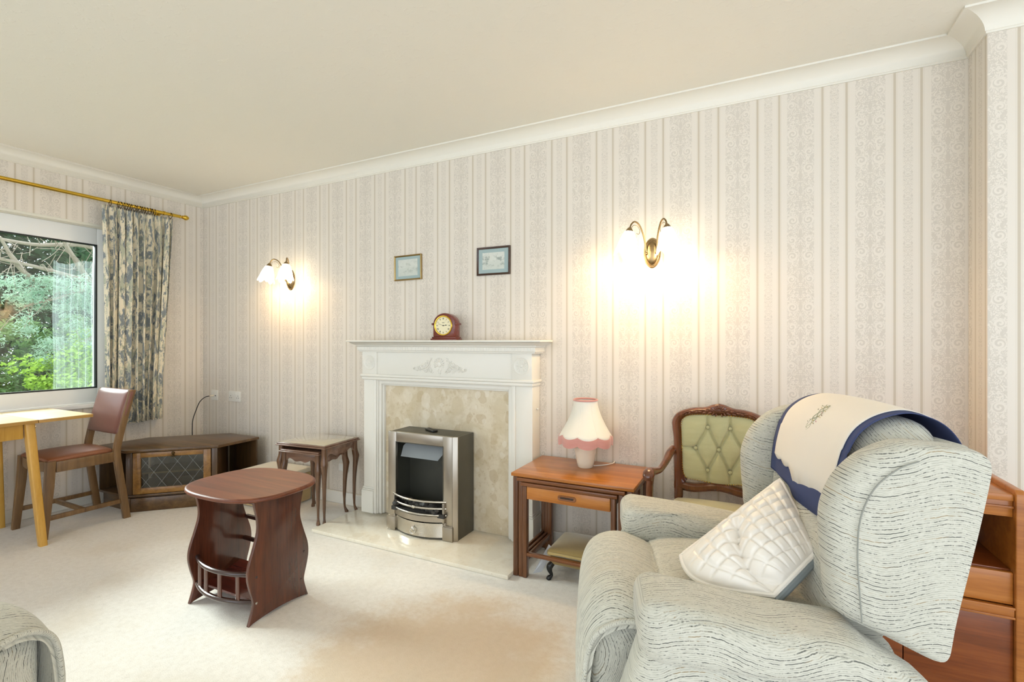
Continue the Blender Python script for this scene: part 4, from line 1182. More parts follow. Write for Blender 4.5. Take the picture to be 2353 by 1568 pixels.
for k, (dz, q) in enumerate(((.004, 1.012), (.0, 1.02), (-.015, 1.022), (-.040, 1.015), (-.040, .995), (0, .99), (.004, .995))):
    rg = []
    for j in range(n*3):
        th = 2*pi*j/(n*3); r, z = shape(th, 1)
        rip = 1+.006*(j % 2)*(1 if dz < -.001 else 0)
        rg.append(Vector((r*q*rip*cos(th), r*q*rip*sin(th), z+dz)))
    rings.append(rg)
loft(bm, rings, cap=False, loop=True); obj('fringe', bm, M['pink'], sh, angle=60)
bm = B(); tube(bm, [(.0605*cos(2*pi*j/40), .0605*sin(2*pi*j/40), .346) for j in range(40)], .0042, 8, loop=True, flat=1.2); obj('top_trim', bm, M['pink'], sh)
for j in range(nP):
    th = 2*pi*j/nP; bm = B(); tube(bm, [Vector(((shape(th, k/12)[0]+.0008)*cos(th), (shape(th, k/12)[0]+.0008)*sin(th), shape(th, k/12)[1])) for k in range(13)], .0014, 6); obj('shade_rib', bm, M['shade'], sh)
bm = B(); tube(bm, spl([(.036, .02, .006), (.06, .045, .0035), (.085, .075, .003), (.11, .12, .003), (.115, .158, .004), (.115, .163, -.02)], 6), .0028, 8); obj('flex', bm, M['white_plastic'], t)

# ================================================================== FOOTSTOOL AND PAPER
t = thing('footstool', 'low gold velvet footstool with black cabriole feet under the teak tables', 'footstool', (3.525, -.262, 0))
bm = B(); softbox(bm, (-.165, -.125, .072), (.165, .115, .132), .02, 8); obj('body', bm, M['gold_velvet'], t)
bm = B()
def padfn(p): p.z += .022*max(0, 1-(p.x/.17)**2)*max(0, 1-((p.y+.005)/.125)**2) if p.z > .13 else 0; return p
softbox(bm, (-.172, -.132, .122), (.172, .122, .152), .014, 10, padfn); obj('top_pad', bm, M['gold_velvet'], t)
bm = B(); rp = rrect(.346, .256, .03, 8, 0, -.005); N = 180; ring = []
per = spl([(x, y, 0) for x, y in rp], 6, closed=True); rnd = random.Random(2)
loft(bm, [[p*1.0+Vector((0, 0, .140)) for p in per], [p*1.012+Vector((0, 0, .128+rnd.uniform(-.004, .004))) for p in per], [p*.99+Vector((0, 0, .126)) for p in per]], cap=False, loop=False); solidify(obj('fringe', bm, M['gold_fringe'], t), .003)
for sx in (-1, 1):
    for sy in (-1, 1):
        bm = B(); x, y = sx*.150, sy*.105-.005
        P = spl([(x, y, .080), (x+sx*.012, y+sy*.010, .062), (x+sx*.010, y+sy*.008, .040), (x+sx*.004, y+sy*.003, .022), (x+sx*.014, y+sy*.010, .009), (x+sx*.018, y+sy*.012, .0005)], 4)
        R = [a[0] for a in spl([(r, 0, 0) for r in (.014, .016, .011, .0075, .012, .012)], 4)]
        tube(bm, P, R, 12); obj('foot', bm, M['black'], t)
bm = B()
loft(bm, [[Vector((3.268, -.365, .002)), Vector((3.300, -.330, .002)), Vector((3.318, -.215, .075)), Vector((3.286, -.195, .085))], [Vector((3.268, -.365, .0035)), Vector((3.300, -.330, .0035)), Vector((3.316, -.216, .077)), Vector((3.284, -.196, .087))]])
tag(obj('paper_sheet', bm, M['paper'], smooth=False), 'loose white paper sheet leaning under the teak tables beside footstool', 'paper')

# ================================================================== CARVED GREEN ARMCHAIR
GY = -.13
t = thing('carved_armchair', 'carved cherrywood open armchair with buttoned sage velvet back against the wall', 'armchair', (4.108, GY, 0))
def mir(P): return P + [(-x, z) for x, z in P[::-1]]
outer = mir([(0, .866), (.028, .858), (.062, .848), (.110, .843), (.160, .828), (.190, .812), (.207, .785), (.211, .760), (.205, .715), (.200, .670), (.201, .615), (.199, .53), (.197, .47)][::1])
Lh = [(0, .868), (.026, .861), (.062, .848), (.112, .842), (.158, .829), (.192, .808), (.209, .775), (.208, .740), (.202, .690), (.202, .610), (.199, .520), (.198, .455)]
Li = [(0, .812), (.030, .812), (.065, .811), (.100, .807), (.140, .800), (.163, .785), (.170, .762), (.168, .735), (.164, .690), (.162, .620), (.158, .545), (.140, .497)]
So = spl([(x, 0, z) for x, z in Lh], 5); Si = spl([(x, 0, z) for x, z in Li], 5)
bm = B()
ringsL = []
full = [(-q.x, q.z, -r.x, r.z) for q, r in zip(So[::-1], Si[::-1])] + [(q.x, q.z, r.x, r.z) for q, r in list(zip(So, Si))[1:]]
for (ox, oz, ix, iz) in full:
    o_, i_ = Vector((ox, 0, oz)), Vector((ix, 0, iz)); ring = []
    for f, y in ((0, .008), (0, -.014), (.12, -.022), (.4, -.026), (.7, -.022), (.85, -.012), (1, -.008), (1, .012), (.5, .018)):
        p = o_.lerp(i_, f); ring.append(Vector((p.x, y+.03*(.86-p.z)*0-.0+.12*(p.z-.45)*.3, p.z)))
    ringsL.append(ring)
loft(bm, rings := ringsL); fr = obj('back_frame', bm, M['cherry'], t)
# bottom rail (serpentine)
bm = B(); rings = []
for k in range(25):
    x = -.185+.37*k/24; u = x/.185
    zt = .492+.008*cos(2*pi*u*.8); zb = .455+.009*cos(2*pi*u*.75)
    rings.append([Vector((x, y, z)) for y, z in ((.012, zb), (-.008, zb-.002), (-.020, zb+.010), (-.022, zt-.010), (-.010, zt), (.012, zt))])
loft(bm, rings); obj('lower_rail', bm, M['cherry'], t)
for s in (-1, 1):
    bm = B(); P = spl([(s*.179, .0, .50), (s*.178, -.004, .44), (s*.180, .0, .38), (s*.186, .015, .25), (s*.192, .045, .10), (s*.195, .060, 0)], 4)
    rings = [[Vector((p.x+a, p.y+b_, p.z)) for a, b_ in rrect(.040 if p.z > .4 else .034, .032, .008, 3)] for p in P]; loft(bm, rings); obj('rear_leg', bm, M['cherry'], t)
# carving on the crest
bm = B()
def blob(x, z, r, an, k=.4, y=-.0245): 
    e = B(); bmesh.ops.create_uvsphere(e, u_segments=8, v_segments=6, radius=1)
    merge(bm, e, Matrix.Translation((x, y+.036*(z-.45), z)) @ Matrix.Rotation(-an, 4, 'Y') @ Matrix.Diagonal((r, .006, r*k, 1)))
for k in range(7): a = radians(90+(k-3)*24); blob(.020*cos(a), .834+.018*sin(a), .011, a, .42)
for s in (-1, 1):
    for (x, z, r, an) in ((.034, .838, .013, .35), (.040, .825, .012, -.5), (.056, .834, .011, .1), (.064, .824, .011, -.4), (.082, .828, .010, .15), (.098, .824, .010, -.35), (.115, .826, .009, .1), (.130, .818, .009, -.5), (.025, .820, .010, -1.0), (.012, .816, .009, -1.3), (.146, .812, .008, -.6)):
        blob(s*x, z, r, an if s > 0 else pi-an)
    tube(bm, [Vector((s*x, -.024+.036*(z-.45), z)) for x, z in [(q.x, q.z) for q in spl([(.03, 0, .846), (.06, 0, .838), (.10, 0, .834), (.14, 0, .822), (.17, 0, .803)], 5)]], .0028, 6)
obj('crest_carving', bm, M['cherry'], fr, angle=60)
# buttoned pad
btn = [(-.048, .756), (.048, .756), (-.102, .655), (0, .655), (.102, .655), (-.048, .556), (.048, .556)]
lines = [(0, 2), (0, 3), (1, 3), (1, 4), (2, 5), (3, 5), (3, 6), (4, 6)]
ends = [((-.048, .756), (-.050, .83)), ((.048, .756), (.044, .83)), ((-.102, .655), (-.19, .652)), ((.102, .655), (.19, .652)), ((-.048, .556), (-.046, .48)), ((.048, .556), (.050, .48))]
segs = [(btn[a], btn[b]) for a, b in lines]+ends
def sd(px, pz, a, b):
    ax, az = a; bx, bz = b; dx, dz = bx-ax, bz-az; tt = max(0, min(1, ((px-ax)*dx+(pz-az)*dz)/(dx*dx+dz*dz)))
    return math.hypot(px-ax-tt*dx, pz-az-tt*dz)
def inside_half(z):                 # half width of the pad at height z
    best = 0
    for k in range(len(Si)-1):
        z0, z1 = Si[k].z, Si[k+1].z
        if min(z0, z1) <= z <= max(z0, z1): best = max(best, Si[k].x+(Si[k+1].x-Si[k].x)*((z-z0)/(z1-z0) if z1 != z0 else 0))
    return best
bm = B(); NX, NZ = 120, 108; G = []
for i in range(NZ+1):
    row = []; v_ = -1+2*i/NZ
    for j in range(NX+1):
        u_ = -1+2*j/NX
        # squircle -> rounded panel
        zz = .652+.152*v_; hwid = (.163+.006*v_)
        xx = hwid*u_
        cr = (abs(u_)**8+abs(v_)**8)**(1/8); mx_ = max(abs(u_), abs(v_), 1e-6); xx *= mx_/max(cr, 1e-6); zz = .652+(zz-.652)*mx_/max(cr, 1e-6)
        zz += .010*max(0, v_)*(1-u_*u_) - .004*max(0, -v_)*cos(2*pi*u_*.8)
        edge = max(0, 1-mx_**6)
        h = .020*edge**.5
        dmin = min(sd(xx, zz, a, b) for a, b in segs); db = min(math.hypot(xx-a, zz-b) for a, b in btn)
        h -= .012*math.exp(-(dmin/.0055)**2)*edge**.3+.008*math.exp(-(dmin/.022)**2)*edge**.3
        h -= .010*math.exp(-(db/.013)**2)
        row.append(bm.verts.new((xx, -.010-h+.036*(zz-.45), zz)))
    G.append(row)
for i in range(NZ):
    for j in range(NX): bm.faces.new((G[i][j], G[i][j+1], G[i+1][j+1], G[i+1][j]))
loopv = [G[0][j].co.copy() for j in range(NX)]+[G[i][NX].co.copy() for i in range(NZ)]+[G[NZ][j].co.copy() for j in range(NX, 0, -1)]+[G[i][0].co.copy() for i in range(NZ, 0, -1)]
pad = obj('back_pad', bm, M['green_velvet'], t, angle=180); solidify(pad, .006, 1 if False else -1)
for (x, z) in btn:
    bm = B(); sphere(bm, (x, -.0155+.036*(z-.45), z), .0085, 12, 8, (1, .55, 1)); obj('button', bm, M['green_velvet'], pad)
bm = B(); tot = 0; last = None
acc = 0.0
for k in range(len(loopv)):
    p = loopv[k]
    if last is None or (p-last).length > .0092:
        e = B(); bmesh.ops.create_icosphere(e, subdivisions=1, radius=.0034); merge(bm, e, Matrix.Translation(p+Vector((0, -.0005, 0)))); last = p
o = obj('nail_trim', bm, M['brass'], t, label='row of small brass nails'); o['kind'] = 'stuff'
# seat
bm = B()
def sfn(p):
    tt = max(0, 1-(p.x/.24)**2)*max(0, 1-((p.y+.20)/.23)**2)
    if p.z > .40: p.z += .030*tt**.7
    p.x *= 1-.10*(p.y+.2)/.2
    return p
softbox(bm, (-.215, -.372, .372), (.215, .0, .405), .016, 14, sfn); obj('seat_pad', bm, M['green_velvet'], t)
bm = B()
P = [(-.20, .005), (.20, .005), (.236, -.20), (.238, -.365), (.13, -.395), (0, -.405), (-.13, -.395), (-.238, -.365), (-.238, -.20)]
prism(bm, P, .315, .374, 'xy', .008, 3); obj('seat_frame', bm, M['cherry'], t)
for s in (-1, 1):
    bm = B(); Pq = spl([(s*.222, -.357, .33), (s*.230, -.370, .27), (s*.220, -.360, .17), (s*.212, -.350, .07), (s*.222, -.365, .014), (s*.224, -.367, 0)], 4)
    R = [a[0] for a in spl([(r, 0, 0) for r in (.028, .026, .018, .013, .018, .016)], 4)]; tube(bm, Pq, R, 12); obj('front_leg', bm, M['cherry'], t)
    # arm: leaves the back post, dips and scrolls over its support
    bm = B(); A_ = spl([(s*.203, .004, .640), (s*.212, -.05, .628), (s*.222, -.12, .600), (s*.234, -.20, .582), (s*.246, -.27, .590), (s*.254, -.325, .598), (s*.256, -.355, .588), (s*.254, -.362, .570)], 6)
    R = [a[0] for a in spl([(r, 0, 0) for r in (.019, .019, .0165, .0155, .021, .025, .024, .016)], 6)]; tube(bm, A_, R, 14, flat=.85); ar = obj('arm_rest', bm, M['cherry'], t)
    bm = B(); P2 = spl([(s*.250, -.320, .585), (s*.256, -.318, .54), (s*.258, -.305, .48), (s*.248, -.290, .41), (s*.238, -.285, .345)], 5)
    rings = [[Vector((p.x+a, p.y+b_, p.z)) for a, b_ in rrect(.028, .034, .009, 3)] for p in P2]; loft(bm, rings); obj('arm_support', bm, M['cherry'], ar)
    bm = B(); sphere(bm, (s*.256+s*.016, -.352, .586), .012, 12, 8, (.6, 1, 1)); obj('scroll_boss', bm, M['cherry'], ar)

# ================================================================== WING ARMCHAIR
t = thing('wing_armchair', 'pale grey wing armchair in wavy weave nearest the viewer, ivory cushion on it', 'armchair', (3.923, -1.11, 0), radians(16.7))
FB = M['fabric']
def uvside(c, n):      # rows run front to back on upright faces
    return (c.x, c.z) if abs(n.z) < .75 else (c.x, c.y+c.z)
def uvtop(c, n): return (c.x*.9-c.z*.9, c.y)
def fab(name, bm, par, uvf, angle=180):
    o = obj(name, bm, FB, par, angle=angle); set_uv(o, uvf); return o
def puffy(poly, y0, y1, r, seg=6):
    """rounded slab: outline drawn in x-z, edges rolled over with radius r"""
    P = [Vector((x, 0, z)) for x, z in poly]; n = len(P); rings = []
    cx = sum((p for p in P), Vector())/n
    nm = []
    for i in range(n):
        d = (P[(i+1) % n]-P[i-1]).normalized(); nn = Vector((d.z, 0, -d.x))
        nm.append(nn)
    area = sum(P[i].x*P[(i+1) % n].z-P[(i+1) % n].x*P[i].z for i in range(n))
    sg = 1 if area > 0 else -1
    def ringat(ins, y): return [p-q*sg*ins*min(1, max(.2, (.655-p.x)/.16))+Vector((0, y, 0)) for p, q in zip(P, nm)]
    for k in range(seg+1):
        a = pi/2*k/seg; rings.append(ringat(r*(1-sin(a)), y0+r*(1-cos(a))))
    for k in range(seg+1):
        a = pi/2*(1-k/seg); rings.append(ringat(r*(1-sin(a)), y1-r*(1-cos(a))))
    bm = B()
    # close each side with shrinking rings so that the face can shade smoothly
    def shrink(R, y, bulge):
        c = sum(R, Vector())/n; return [[c+(p-c)*f+Vector((0, bulge*(1-f*f), 0)) for p in R] for f in (.75, .5, .25, .04)]
    c0 = sum(rings[0], Vector())/n; c1 = sum(rings[-1], Vector())/n
    F = (.03, .25, .5, .75, .92)
    loft(bm, [[c0+(p-c0)*f-Vector((0, .008*(1-f*f), 0)) for p in rings[0]] for f in F]+rings+[[c1+(p-c1)*f+Vector((0, .008*(1-f*f), 0)) for p in rings[-1]] for f in F[::-1]]); return bm
wing = spl([(.391, 0, .764), (.393, 0, .70), (.398, 0, .642), (.402, 0, .595), (.425, 0, .553), (.515, 0, .511), (.568, 0, .487), (.597, 0, .476), (.615, 0, .478), (.627, 0, .495), (.632, 0, .52), (.642, 0, .579), (.680, 0, .755), (.701, 0, .865), (.704, 0, .895), (.697, 0, .917), (.678, 0, .930), (.650, 0, .935), (.605, 0, .939), (.54, 0, .940), (.475, 0, .912), (.425, 0, .862), (.400, 0, .81)], 5, closed=True)
wing = [(p.x, p.z) for p in wing]
for s in (-1, 1):
    y0, y1 = (.252, .345) if s > 0 else (-.345, -.252)
    bm = puffy(wing, y0, y1, .040); wg = fab('wing', bm, t, uvside)
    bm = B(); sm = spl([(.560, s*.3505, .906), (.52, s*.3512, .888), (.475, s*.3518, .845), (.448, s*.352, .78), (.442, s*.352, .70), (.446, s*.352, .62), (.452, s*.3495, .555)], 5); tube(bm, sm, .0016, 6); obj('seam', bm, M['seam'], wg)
# outer back between the wings
def lean(p): p.x += (p.z-.47)*.205; return p
bm = B(); softbox(bm, (.560, -.300, .47), (.622, .300, .930), .03, 12, lean); fab('outer_back', bm, t, uvside)
def lumb(p):
    p.x += (p.z-.47)*.14
    if p.x < .56:
        b_ = max(0, 1-(p.y/.25)**2)
        p.x -= .018*b_*sin(pi*min(1, max(0, (p.z-.44)/.33)))
        for (yy, zz) in ((-.12, .70), (.12, .70), (0, .60)): p.x += .022*math.exp(-(((p.y-yy)**2+(p.z-zz)**2)/.0014))
        p.x += .012*math.exp(-((p.z-.70)/.02)**2)*b_
    return p
bm = B(); softbox(bm, (.430, -.250, .44), (.575, .250, .775), .05, 26, lumb); fab('lumbar_cushion', bm, t, lambda c, n: (c.y, c.z))
def head(p):
    p.x += (p.z-.75)*.22
    if p.z > .85: p.z -= .010*(p.y/.25)**2
    return p
bm = B(); softbox(bm, (.478, -.250, .745), (.660, .250, .976), .085, 22, head); fab('head_cushion', bm, t, lambda c, n: (c.y, c.z+c.x))
# arms
for s in (-1, 1):
    def armfn(p):
        f = min(1, max(0, (p.x+.02)/.49))
        p.z -= .130*f*.49*min(1, max(0, (p.z-.455)/.12))
        p.y += s*.020*sin(pi*f)*(1 if p.z < .56 else .6)
        return p
    ya, yb = (.205, .418) if s > 0 else (-.418, -.205)
    bm = B(); softbox(bm, (-.018, ya, .448), (.478, yb, .590), .050, 24, armfn); ar = fab('arm', bm, t, uvside)
    def sidefn(p):
        f = max(0, (.50-p.z)/.44)
        if p.x < .2: p.x -= .150*f**.9*(1-p.x/.2 if p.x > 0 else 1)
        if p.x > .45 and p.z > .3: p.z -= .10*(p.x-.45)/.17
        p.y += s*.020*sin(pi*min(1, max(0, (p.z-.06)/.42)))
        return p
    yc, yd = (.250, .392) if s > 0 else (-.392, -.250)
    bm = B(); softbox(bm, (.004, yc, .05), (.615, yd, .520), .05, 18, sidefn); fab('side_panel', bm, t, uvside)
# seat with waterfall front and piping
prof = spl([(.46, 0, .485), (.34, 0, .500), (.20, 0, .508), (.085, 0, .503), (.065, 0, .493), (.045, 0, .504), (-.01, 0, .522), (-.070, 0, .524), (-.124, 0, .500), (-.153, 0, .450), (-.164, 0, .375), (-.167, 0, .26), (-.160, 0, .15), (-.145, 0, .10)], 5)
m_ = len(prof)
def station(v, off):
    out = []
    for i, q in enumerate(prof):
        d = (prof[min(i+1, m_-1)]-prof[max(i-1, 0)]).normalized(); nn = Vector((d.z, 0, -d.x))
        f = (abs(v)/.272)**4
        up = max(0, min(1, (q.z-.30)/.2))
        p = q - nn*off
        out.append(Vector((p.x+.022*f*(1-up)+.03*f*up*(1 if p.x < 0 else 0), v, p.z-.055*f*up*(1 if p.x < .1 else .6))))
    return out
vs = [-.272+.544*k/30 for k in range(31)]
bm = B(); rings = []
for v in vs:
    o_ = station(v, 0); i_ = station(v, .020); rings.append(o_+i_[::-1])
loft(bm, rings); se = fab('seat_cover', bm, t, lambda c, n: ((c.x-.6*c.z), c.y), angle=60)
for s in (-1, 1):
    bm = B(); tube(bm, [p+Vector((0, s*.002, .002)) for p in station(s*.272, .004)][int(m_*.35):], .0075, 8); pp = fab('piping', bm, se, lambda c, n: (c.y*6, c.x+c.z))
bm = B(); softbox(bm, (-.128, -.245, .06), (.10, .245, .455), .04, 14); fab('footrest', bm, t, lambda c, n: (c.z, c.y+c.x))
bm = B(); softbox(bm, (.05, -.262, .06), (.58, .262, .455), .03, 8); fab('seat_base', bm, t, uvside)
for (x, y) in ((.02, .33), (.02, -.33), (.52, .33), (.52, -.33)):
    bm = B(); lathe(bm, [(0, 0), (.022, 0), (.024, .01), (.020, .06), (0, .06)], 16, c=(x, y, 0)); obj('castor', bm, M['black'], t)
CHAIR = t

# antimacassar over the head cushion
TW = Matrix.Translation((3.923, -1.11, 0)) @ Matrix.Rotation(radians(16.7), 4, 'Z')
a_ = thing('antimacassar', 'white linen chair back cloth with navy border and embroidered flowers', 'chair cover', (3.923, -1.11, 0), radians(16.7))
path = spl([(.470, 0, .735), (.474, 0, .79), (.483, 0, .85), (.502, 0, .915), (.530, 0, .955), (.575, 0, .982), (.630, 0, .990), (.690, 0, .965), (.728, 0, .91), (.738, 0, .84), (.74, 0, .80)], 7)
np_ = len(path)
def nrm(i):
    d = (path[min(i+1, np_-1)]-path[max(i-1, 0)]).normalized(); return Vector((-d.z, 0, d.x))
def cloth(y0, y1, i0, i1, off, name, mat, par, scal=False, th=.0016):
    bm = B(); NC = 48; rows_ = []
    for i in range(i0, i1):
        row = []
        for j in range(NC+1):
            f = j/NC; y = y0+(y1-y0)*f
            q = path[i]+nrm(i)*(off+.0035*(1+sin(16*y+.5))*max(0, 1-(i-i0)/22) )
            if i == i0:
                fold = .030/(1+math.exp((y-.045)/.006)) if y < .2 else 0
                dz = (.010*abs(sin(f*pi*6))+.014*sin(f*pi+.6)+fold) if scal else .012*sin(f*3.6+.4)+fold*.8
                q = q+Vector((0, 0, -dz))
            q.z -= .010*(y/.25)**2 if q.z > .9 else 0
            row.append(bm.verts.new((q.x, y, q.z)))
        rows_.append(row)
    for i in range(len(rows_)-1):
        for j in range(NC): bm.faces.new((rows_[i][j], rows_[i][j+1], rows_[i+1][j+1], rows_[i+1][j]))
    o = obj(name, bm, mat, par, angle=180); solidify(o, th, 0); return o
cloth(-.216, .230, 0, np_, .006, 'border', M['navy'], a_)
lin = cloth(-.190, .196, 7, np_-4, .0085, 'linen_panel', M['linen'], a_, True)
rnd = random.Random(11)
for k, (col, N_) in enumerate((('thread_green', 20), ('thread_pink', 12), ('thread_yellow', 12), ('thread_dark', 6))):
    bm = B()
    for j in range(N_):
        f = rnd.random()
        i = int(11+f*20); y = .062-.05*sin(f*2.4)-.20*f*f*0+rnd.uniform(-.026, .026)-(.05*(f-.5) if True else 0)
        q = path[i]+nrm(i)*.0112; e = B(); bmesh.ops.create_uvsphere(e, u_segments=6, v_segments=4, radius=1)
        q.z -= .010*(y/.25)**2 if q.z > .9 else 0
        merge(bm, e, Matrix.Translation((q.x, y, q.z)) @ Matrix.Rotation(rnd.uniform(0, 3), 4, 'X') @ Matrix.Diagonal((.0008, .0036 if col != 'thread_pink' else .0026, .0010 if col != 'thread_pink' else .0026, 1)))
    obj('embroidery', bm, M[col], lin)

bm = B()
for ph in range(3):
    pts = []
    for k in range(16):
        f = k/15; i = int(11+f*20); y = .062-.05*sin(f*2.4)-.05*(f-.5)+.012*sin(f*14+ph*2.1)
        q = path[i]+nrm(i)*.0112; q.z -= .010*(y/.25)**2 if q.z > .9 else 0
        pts.append((q.x, y, q.z))
    tube(bm, spl(pts, 3), .0007, 5)
obj('embroidered_stem', bm, M['thread_green'], lin)
# quilted cushion
c_ = thing('quilted_cushion', 'ivory quilted satin cushion leaning in the wing armchair seat', 'cushion', (3.923, -1.11, 0), radians(16.7))
Lp, Tp, Rp, Bp = Vector((.128, -.070, .552)), Vector((.445, .095, .735)), Vector((.452, -.135, .618)), Vector((.322, -.212, .532))
NS, NT_ = 108, 84
def cush(s, tt, side):
    p = (Lp*(1-s)+Tp*s)*(1-tt)+(Bp*(1-s)+Rp*s)*tt
    p = p+Vector((-.062, -.030, -.012))*sin(pi*tt)*(1-s)**1.6
    # sides bow out
    ed = (sin(pi*s)*sin(pi*tt))
    n_ = (Tp-Lp).cross(Bp-Lp).normalized()
    if n_.z < 0: n_ = -n_
    # crease running from the middle down to the lower corner
    ax, ay, bx, by = .52, .15, .12, 1.0
    d = abs((s-ax)*(by-ay)-(tt-ay)*(bx-ax))/math.hypot(bx-ax, by-ay)
    w = min(1, max(0, (tt-.05)/.3))
    h = .058*ed**.42
    if side > 0:
        h -= .030*math.exp(-(d/.07)**2)*w+.012*math.exp(-(d/.02)**2)*w
        ds = abs((s*9) % 1-.5); dt_ = abs((tt*7+.25*sin(5*s)) % 1-.5)
        g = .0085*(1-math.exp(-((.5-ds)/.11)**2))*(1-math.exp(-((.5-dt_)/.11)**2))-.005
        h += g*min(1, ed*3.5)
        h += .004*mnoise.noise(Vector((s*9, tt*7, 3)))
        p = p+n_*max(h, .0)
    else: p = p-n_*.030*ed**.4
    return p
Mb = {}
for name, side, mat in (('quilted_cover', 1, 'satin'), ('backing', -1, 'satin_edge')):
    bm = B(); G = [[bm.verts.new(cush(i/NS, j/NT_, side)) for j in range(NT_+1)] for i in range(NS+1)]
    for i in range(NS):
        for j in range(NT_): bm.faces.new((G[i][j], G[i][j+1], G[i+1][j+1], G[i+1][j]))
    o = obj(name, bm, M[mat], c_, angle=180)
bm = B(); rim = [cush(0, j/20, 1) for j in range(20)]+[cush(i/24, 1, 1) for i in range(24)]+[cush(1, 1-j/20, 1) for j in range(20)]+[cush(1-i/24, 0, 1) for i in range(24)]
tube(bm, rim, .007, 8, loop=True); obj('edge_piping', bm, M['satin'], c_)
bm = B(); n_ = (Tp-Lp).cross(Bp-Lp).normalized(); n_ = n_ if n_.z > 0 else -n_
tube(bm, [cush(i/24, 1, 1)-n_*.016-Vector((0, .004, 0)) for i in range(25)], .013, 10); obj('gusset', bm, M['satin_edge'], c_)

# ================================================================== TEAK SIDEBOARD
SX0, SX1, SY, SH = 4.405, 5.012, -.508, .690
t = thing('sideboard', 'teak sideboard unit with open shelf and drawer in the alcove behind wing armchair', 'sideboard', ((SX0+SX1)/2, SY, 0))
def LS(o, par=None): return L(o, t, par)
for (a, b) in ((SX0, SX0+.024), (SX1-.024, SX1)):
    bm = B(); prism(bm, [(SY-.006, 0), (SY-.006, SH-.012), (SY+.004, SH), (-.03, SH), (-.03, 0)], a, b, 'yz', .004, 3); LS(obj('side_panel', bm, M['teak_side']))
i0, i1 = SX0+.0245, SX1-.0245
bm = B(); box(bm, i0, i1, SY+.004, -.04, SH-.038, SH-.016, b=.003); LS(obj('top', bm, M['teak_side']))
bm = B(); box(bm, i0, i1, SY+.012, SY+.030, SH-.090, SH-.0385, b=.002); box(bm, i0, i1, SY+.004, SY+.0115, SH-.062, SH-.054, b=.001); LS(obj('upper_rail', bm, M['teak_side']))
bm = B(); box(bm, i0, i1, SY+.03, -.045, .412, .428, b=.002); LS(obj('shelf', bm, M['teak_door']))
bm = B(); box(bm, i0, i1, -.044, -.032, .02, SH-.04, b=0); LS(obj('back', bm, M['mahog_dk']))
bm = B(); box(bm, i0, i1, SY+.008, SY+.028, .322, .424, b=.003); box(bm, i0+.01, i1-.01, SY+.028, -.08, .33, .410, b=0); LS(obj('drawer', bm, M['teak_side']))
bm = B(); box(bm, i0, i1, SY-.002, SY+.022, .284, .318, b=.003); box(bm, i0, i1, SY-.006, SY+.0, .312, .319, b=.001); box(bm, i0, i1, SY-.006, SY+.0, .282, .289, b=.001); LS(obj('rail', bm, M['teak_side']))
xm = (i0+i1)/2
for (a, b) in ((i0, xm-.001), (xm+.001, i1)):
    bm = B(); box(bm, a, b, SY+.008, SY+.026, .045, .280, b=.003); LS(obj('door', bm, M['teak_door']))
bm = B(); box(bm, i0, i1, SY+.03, -.05, 0, .044, b=0); LS(obj('plinth', bm, M['teak_door']))

# ================================================================== SECOND ARMCHAIR (lower left)
c2 = dup(CHAIR, label='pale grey wing armchair cut off at the lower left, front edge of its seat showing', loc=C2LOC, rz=C2ROT)
for ch in c2.children:
    if ch.name.startswith(('seat_cover', 'footrest')): ch.location.x -= .20      # its footrest stands further out
# ================================================================== OUTSIDE
bm = B(); box(bm, -16, -.9, -9, 12, -.5, -.3, b=0); struct('floor_garden', bm, M['grass'])
def foliage(bm, c, rad, n, size, rnd, flat=1., shell=.55):
    for _ in range(n):
        d = Vector((rnd.gauss(0, 1), rnd.gauss(0, 1), rnd.gauss(0, 1))).normalized()
        p = Vector(c)+Vector((d.x*rad[0], d.y*rad[1], d.z*rad[2]))*(shell+(1-shell)*rnd.random())
        q = Euler((rnd.uniform(-.9, .9), rnd.uniform(-.9, .9), rnd.uniform(0, 6.3))).to_matrix()
        s = size*rnd.uniform(.6, 1.3)
        P = [p+q @ Vector(v)*s for v in ((-1, 0, 0), (0, -.42*flat, .1), (1, 0, 0), (0, .42*flat, .1))]
        bm.faces.new([bm.verts.new(v) for v in P])
def clumps(c, R, k, rr, n, size, rnd, flat=1.):
    bm = B()
    for _ in range(k):
        d = Vector((rnd.gauss(0, 1), rnd.gauss(0, 1), rnd.gauss(0, 1))).normalized()*(rnd.random()**.4)
        p = Vector((c[0]+d.x*R[0], c[1]+d.y*R[1], c[2]+d.z*R[2])); r = rr*rnd.uniform(.6, 1.3)
        foliage(bm, p, (r, r, r*.7), n, size, rnd, flat)
    return bm
def plant(name, label, cat, base, parts, group=None):
    t = thing(name, label, cat, base, 0, group)
    for nm, bm, mat in parts:
        o = L(obj(nm, bm, mat, smooth=False), t)
        if nm == 'foliage': o['kind'] = 'stuff'
    return t
rnd = random.Random(21)
# dark evergreen backdrop
for i, (x, y, lab) in enumerate(((-8.2, 2.4, 'dark evergreen filling the view behind the pine, right side'), (-8.6, .3, 'dark evergreen filling the view behind the pine, left side'), (-8.4, -2.4, 'dark evergreen beyond the left edge of the window'))):
    bm = clumps((x, y, 1.9), (1.0, 1.5, 2.3), 75, .6, 150, .11, rnd)
    tb = B(); tube(tb, [(x, y, -.3), (x+.1, y, 1.5), (x, y+.1, 3.5)], [.16, .12, .05], 10)
    plant('evergreen_tree', lab, 'tree', (x, y, -.3), [('foliage', bm, M['leaf_dark']), ('trunk', tb, M['bark'])], 'dark evergreens')
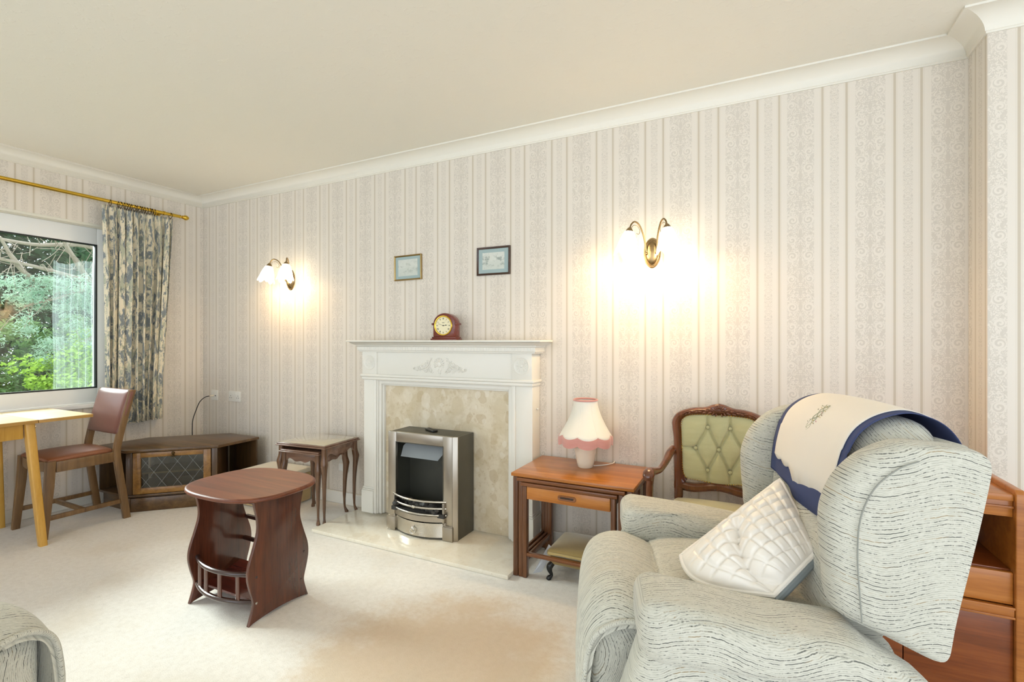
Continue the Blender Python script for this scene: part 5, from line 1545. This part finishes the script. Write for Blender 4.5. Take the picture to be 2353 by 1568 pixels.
# mid green shrubs
for i, (x, y, z, lab) in enumerate(((-5.6, 1.5, .75, 'mid green shrub seen behind the lime green bush, right'), (-5.8, .35, .80, 'mid green shrub seen behind the lime green bush, left'))):
    bm = clumps((x, y, z), (.5, .75, .8), 40, .30, 150, .04, rnd)
    tb = B(); tube(tb, [(x, y, -.3), (x, y+.05, .8)], [.05, .02], 8)
    plant('garden_shrub', lab, 'shrub', (x, y, -.3), [('foliage', bm, M['leaf_green']), ('stem', tb, M['bark'])], 'green shrubs')
for i, (x, y, z, lab) in enumerate(((-4.3, .75, .55, 'bright lime leaved bush low in the window'), (-4.8, 1.45, .85, 'yellow green bush partly behind the pale pane reflection'))):
    bm = clumps((x, y, z), (.40, .55, .55), 44, .20, 130, .034, rnd, 1.4)
    tb = B(); tube(tb, [(x, y, -.3), (x, y+.05, .6)], [.04, .015], 8)
    plant('lime_bush', lab, 'bush', (x, y, -.3), [('foliage', bm, M['leaf_lime']), ('stem', tb, M['bark'])], 'lime bushes')
# pine with crooked grey branches reaching across the top of the view
t = thing('pine_tree', 'pine with crooked grey branches and pale blue green needles outside window', 'tree', (-5.4, 2.7, -.3))
tb = B(); tube(tb, spl([(-5.4, 2.7, -.3), (-5.3, 2.55, .8), (-5.45, 2.4, 1.8), (-5.3, 2.3, 3.2)], 6), [.16-.10*k/18 for k in range(19)], 10); L(obj('trunk', tb, M['bark']), t)
limbs = [[(-5.4, 2.45, 1.5), (-4.9, 1.6, 1.95), (-4.6, .9, 2.10), (-4.4, .2, 2.2), (-4.3, -.5, 2.25)], [(-5.4, 2.4, 1.9), (-5.0, 1.9, 2.1), (-4.7, 1.35, 2.02), (-4.5, .8, 1.80), (-4.45, .35, 1.62)], [(-5.35, 2.5, 1.1), (-4.8, 1.9, 1.55), (-4.5, 1.5, 1.85), (-4.4, 1.25, 2.2), (-4.35, 1.1, 2.6)], [(-5.35, 2.55, 1.0), (-4.9, 1.8, 1.35), (-4.6, 1.3, 1.30), (-4.45, .9, 1.05), (-4.4, .7, .9)], [(-5.2, 2.3, 2.2), (-4.9, 1.3, 2.6), (-4.7, .5, 2.5), (-4.6, -.3, 2.55)], [(-4.75, 1.2, 2.03), (-4.6, .95, 2.35), (-4.55, .75, 2.7)], [(-4.6, .75, 1.85), (-4.5, .35, 2.1), (-4.4, .1, 2.5)]]
nb = B()
for k, lm in enumerate(limbs):
    tb = B(); P = spl(lm, 7); n = len(P); tube(tb, P, [.045-.033*i/n for i in range(n)], 8); L(obj('branch', tb, M['bark']), t)
    tw = B()
    for i in range(3, n-1, 1):
        for q in range(2):
            d = Vector((rnd.uniform(-.3, .5), rnd.uniform(-.6, .2), rnd.uniform(-.6, .4)))*rnd.uniform(.35, .8)
            e = P[i]+d; mid = P[i]+d*.5+Vector((0, 0, rnd.uniform(-.06, .08)))
            tube(tw, spl([P[i], mid, e], 3), .0045, 5)
            if rnd.random() < (.95 if k != 2 else .3) and e.z < 2.0: foliage(nb, e, (.16, .16, .12), 110, .030, rnd, .6, .1)
    L(obj('twigs', tw, M['bark'], smooth=False), t)
o = L(obj('foliage', nb, M['leaf_pine'], smooth=False), t); o['kind'] = 'stuff'
